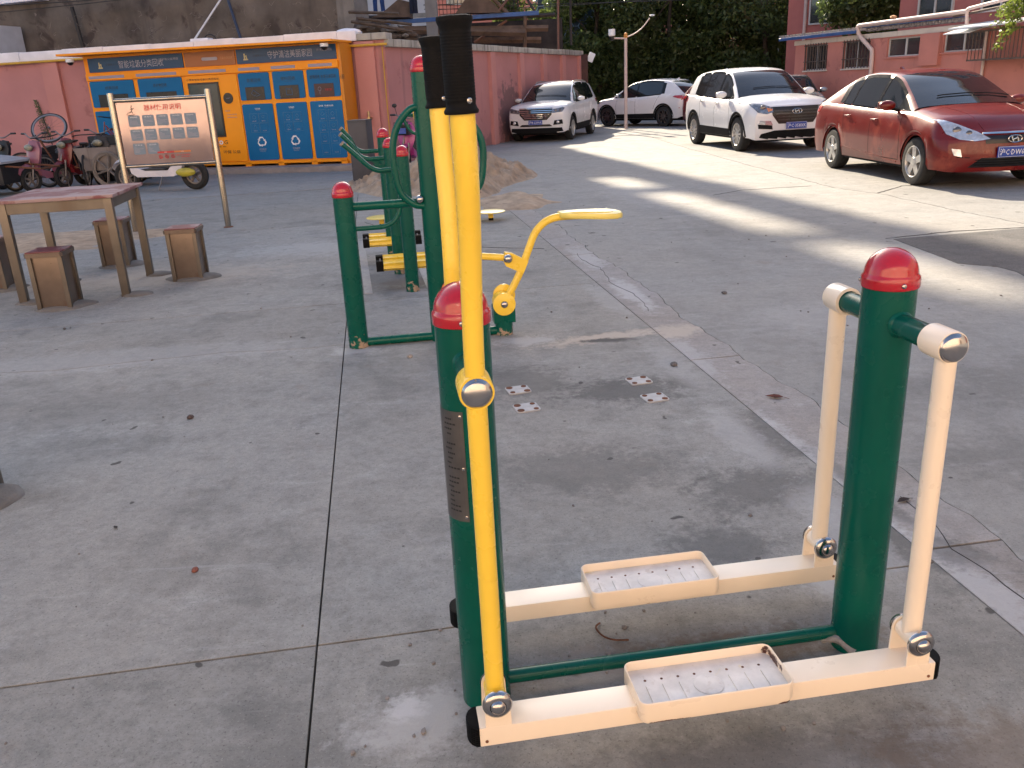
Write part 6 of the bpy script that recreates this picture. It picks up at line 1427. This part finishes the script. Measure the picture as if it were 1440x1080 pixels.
def tree(lab, x, y, h, rx, ry, z0, n, m, size=.16, seed=0, trunk=.15, clumps=46):
    t = thing('broadleaf_tree', lab, 'tree', (x, y, 0), 0, None); r = random.Random(seed); rs = np.random.RandomState(seed)
    zc = (h+z0)/2; rz_ = (h-z0)/2; C_ = []
    for i in range(clumps):
        while True:
            a = Vector((r.uniform(-1, 1), r.uniform(-1, 1), r.uniform(-1, 1)))
            if .25 < a.length < 1: break
        a *= .92/max(a.length, .55)*r.uniform(.72, 1.0); C_.append((a.x*rx, a.y*ry, zc+a.z*rz_, r.uniform(.45, .95)*min(rx, rz_)*.42))
    P = []
    per = n//len(C_)
    for (cx_, cy_, cz_, cr) in C_:
        q = rs.normal(size=(per, 3)); q /= np.linalg.norm(q, axis=1)[:, None]; q *= (rs.uniform(.35, 1.08, per)**.6)[:, None]*cr; q[:, 2] *= .8; P.append(q+np.array([cx_, cy_, cz_]))
    leaves('crown', np.concatenate(P), size, m, t)
    b = B(); b.tube(smoothpath([(0, 0, -.1), (.1, .05, h*.2), (-.05, .1, h*.42), (.1, 0, h*.62), (0, 0, h*.85)], 3), [trunk*(1-.07*k) for k in range(13)], 9); b.done('trunk', m_barkk, t)
    for k in range(3):
        c = C_[k*4 % len(C_)]; z = r.uniform(.25, .55)*h; B().tube(smoothpath([(0, 0, z), (c[0]*.4, c[1]*.4, (z+c[2])/2+.1), (c[0], c[1], c[2])], 3), [trunk*.28]*3+[trunk*.18]*3+[trunk*.08], 6).done('limb', m_barkk, t)
    return t
for i, (lab, x, y, h, rx, ry, z0, n, m, sz) in enumerate([
    ('bright leafy tree right of the shed, half in front of the hexagon screen', 1.0, 39.5, 6.2, 1.6, 1.3, 1.6, 9000, m_lf2, .15),
    ('dark broad tree just left of the camera pole', 4.6, 41.5, 8.0, 2.6, 1.8, -.2, 26000, m_lf, .16),
    ('large dark tree filling the centre behind the white crossover', 8.3, 43.5, 9.5, 3.4, 2.2, -.3, 34000, m_lf, .17),
    ('dark tree between the white crossover and the low pink building', 12.4, 42.0, 9.0, 3.3, 2.0, -.2, 32000, m_lf, .17),
    ('thick evergreen behind the dark trees, left of the pink flats', 6.3, 47.0, 7.9, 4.2, 2.0, -.3, 24000, m_lf, .22),
    ('far evergreen closing the gap behind the centre tree', 11.5, 48.0, 7.9, 5.0, 2.0, -.3, 24000, m_lf, .24),
    ('rounded glossy tree above the lean-to roof of the pink building', 14.1, 33.6, 6.6, 2.0, 1.8, 2.5, 24000, m_lf, .15)]):
    tree(lab, x, y, h, rx, ry, z0, n, m, sz, seed=i+11, clumps=60 if n > 20000 else 34)
# branch entering at the right edge
t = thing('climbing_shrub', 'sunlit leafy branches hanging over the barred cage at the right edge', 'plant', (0, 0, 0), 0)
r = random.Random(8); P = []; b = B()
fp = Vector((9.87, 30, 0)); fd = Vector((.305, -.952, 0)); fn = Vector((-.952, -.305, 0))
for k in range(16):
    s = r.uniform(8.6, 10.6); p0 = fp+fd*(9.9)+fn*.7+Vector((0, 0, 2.9)); p1 = fp+fd*s+fn*r.uniform(.6, 1.1)+Vector((0, 0, r.uniform(1.75, 2.75))); pts = smoothpath([p0, (p0+p1)/2+Vector((0, 0, .2)), p1], 6); b.tube(pts, .008, 4)
    for q in pts[3:]:
        for _ in range(20): P.append(q+Vector((r.gauss(0, .07), r.gauss(0, .07), r.gauss(0, .06))))
leaves('foliage', [tuple(p) for p in P], .07, M('sunny_leaf', (.15, .20, .03), .5, var=.3, vs=3, tr=.45), t); b.done('stems', m_barkk, t)
# ---- pole with camera, and the lamp by the wall end
t = thing('camera_pole', 'slim pole with a white security camera and a curved cable arm before the dark trees', 'camera pole', (4.27, 30, 0))
B().lathe([(.055, -.05), (.05, 2.86), (0, 2.87)], n=16).done('pole', m_gut, t); B().lathe([(.06, 2.86), (.065, 2.90), (.05, 3.0), (0, 3.02)], n=16).done('pole_cap', m_or if False else M('orange_cap', (.6, .25, .05), .5), t)
B().tube([(0, 0, 2.84), (-.40, -.05, 2.86)], .025, 8).done('camera_arm', m_gut, t); B().lathe([(0, .34), (.11, .34), (.115, .16), (.08, .12)], (-.46, -.05, 2.80), n=18).done('camera_housing', m_inkw, t); B().lathe([(.085, .13), (.08, .06), (.05, .0), (0, -.02)], (-.46, -.05, 2.80), n=16).done('camera_dome', m_hole, t)
B().tube(smoothpath([(.03, 0, 2.88), (.3, 0, 2.98), (.55, 0, 3.15), (.78, 0, 3.42)], 5), .018, 8).done('cable_arm', m_gut, t); B().ico((.86, 0, 3.50), .09, 2, (1, .5, .35)).done('lamp_head', m_inkw, t)
t = thing('wall_floodlight', 'small white floodlight on a bracket beyond the end of the pink wall', 'floodlight', (3.45, 33.2, 2.4))
B().box(-.10, .12, -.05, .05, -.16, .16, Matrix.Rotation(R(25), 4, 'Y'), bev=.02).done('lamp', m_inkw, t); B().tube([(-.35, .0, .1), (-.05, .02, .02)], .02, 6).done('bracket', m_gut, t)
B().box(3.08, 3.32, 33.0, 33.5, 0, 2.5).done('gate_post', M('dark_brown_gate', (.07, .03, .025), .8, var=.3), None, label='dark brown gate post at the far end of the pink wall', category='post')
cable((-3, 40, 5.0), (30, 37, 5.2), .5, .018, 'black cable crossing before the dark trees', 20); cable((-3, 40.2, 4.85), (12, 36, 4.8), .25, .013, 'second thinner cable just below, before the dark trees', 20)
# ---- hexagon screen
t = thing('hexagon_screen', 'dark blue screen printed with a pale hexagon net behind the leafy tree', 'screen', (2.1, 44.2, 0))
B().box(0, 2.7, 0, .12, 0, 6.2).done('panel', M('dark_teal_panel', (.02, .045, .07), .5, var=.2), t)
b = B(); hs = .22
for i in range(12):
    for j in range(18):
        cxx = .15+i*hs*1.5; czz = .3+j*hs*math.sqrt(3)+(hs*math.sqrt(3)/2 if i % 2 else 0)
        if cxx > 2.5 or czz > 6.0: continue
        P = [(cxx+hs*math.cos(R(60*k)), -.012, czz+hs*math.sin(R(60*k))) for k in range(4)]; b.tube(P, .016, 4, caps=False)
b.done('hexagon_net', M('pale_blue_print', (.25, .36, .48), .5), t, smooth=0)
# ---- flats behind
def flats(lab, x0, x1, y0, y1, h, m, wins, rz=0, loc=(0, 0, 0), fac=-1, storey=2.9, name='apartment_building', wx=3.2, base=1.0):
    t = thing(name, lab, 'building', loc, rz); b = B().box(x0, x1, y0, y1, -.1, h); b.done('wall', m, t, smooth=0)
    B().box(x0-.2, x1+.2, y0-.2, y1+.2, h+.001, h+.5).done('parapet', m_crm, t, smooth=0)
    if wins:
        yy = y0 if fac < 0 else y1; z = base; fm = None
        while z+1.5 < h:
            x = x0+.9
            while x+1.6 < x1:
                if fm is None:
                    e = B(); 
                    for q in ((0, 1.5, 0, .06), (0, 1.5, 1.24, 1.3), (0, .06, .06, 1.24), (1.44, 1.5, .06, 1.24), (.72, .78, .06, 1.24)): e.box(q[0], q[1], -.05, .05, q[2], q[3])
                    fo = e.done('window', m_alu, t, smooth=0); pn = B().box(.06, 1.44, -.01, .01, .06, 1.24).done('pane', m_win, fo); fm = fo.data; pm = pn.data
                else: fo = link('window', fm, t); pn = link('pane', pm, fo)
                fo.location = (x, yy+fac*.03, z); x += wx
            z += storey
    return t
m_flat = M('pink_brick_flats', (.44, .15, .13), .85, var=.12, vs=1)
u1 = flats('upper floors of pink flats rising behind the dark tree left of the lean-to', 0, 6.5, 0, 8, 16, m_flat, True, R(-38), (12.3, 38.6, 0), base=3.35, wx=2.3)
B().tube([(.75, -.08, 0), (.75, -.08, 12)], .07, 8).done('downpipe', m_gut, u1)
u2 = flats('pink flats with a large window band above the right end of the lean-to roof', 0, 9, 0, 8, 14, m_flat, True, R(-72), (13.9, 31.6, 0), base=3.05, wx=2.6)
flats('long pale flats closing the view far behind the trees', -4, 34, 62, 70, 8.5, m_pinkb, True)  # added so bright sky does not show through gaps in the trees
m_tilew = M('white_tiled_facade', (.45, .44, .46), .5, var=.08, vs=2, streak=((.25, .22, .2), .55, 1.5))
TW = flats('tall white tiled block of flats behind the shed that shades the yard', -60, -7.6, 48, 60, 31, m_tilew, True, base=1.2)
B().box(-7.6, -5.06, 48.0, 49.5, -.1, 31).done('added_wing', m_tilew, TW, smooth=0)  # added and kept thin so sun can pass to the bay's slots
# added unseen bay; its slots shape sun streaks on the road
for k in range(12): B().box(-5.048, -3.1, 48.0, 48.5, k*2.6-.08, k*2.6+.12).done('streak_slab', m_conc, TW, smooth=0)
for x in (-5.04, -3.40): B().box(x-.0, x+.25, 48.0, 48.25, 0, 31).done('streak_column', m_tilew, TW, smooth=0)
for k in range(12):
    B().box(-4.05 if k in (7, 8, 9) else -4.78, -3.41, 48.0, 48.12, k*2.6+.12, k*2.6+2.5).done('streak_screen', m_tilew, TW, smooth=0)
    if k in (7, 8, 9): B().box(-4.78, -4.62, 48.0, 48.12, k*2.6+.12, k*2.6+2.5).done('streak_screen', m_tilew, TW, smooth=0)
    if k in (7, 9): B().box(-4.61, -4.06, 48.0, 48.12, k*2.6+(1.5 if k == 9 else .12), k*2.6+(2.5 if k == 9 else 1.3)).done('streak_screen', m_tilew, TW, smooth=0)
# ---- sunlit flats behind the camera, and a pale block to the right of it
flats('long pink sunlit flats behind the camera', -45, 40, -30, -20, 17, M('warm_render', (.74, .57, .45), .85, var=.08, vs=1), True, fac=1)
flats('cream flats to the right behind the parked cars', 0, 12, 0, 30, 14, m_crm, True, 0, (24, -14, 0))
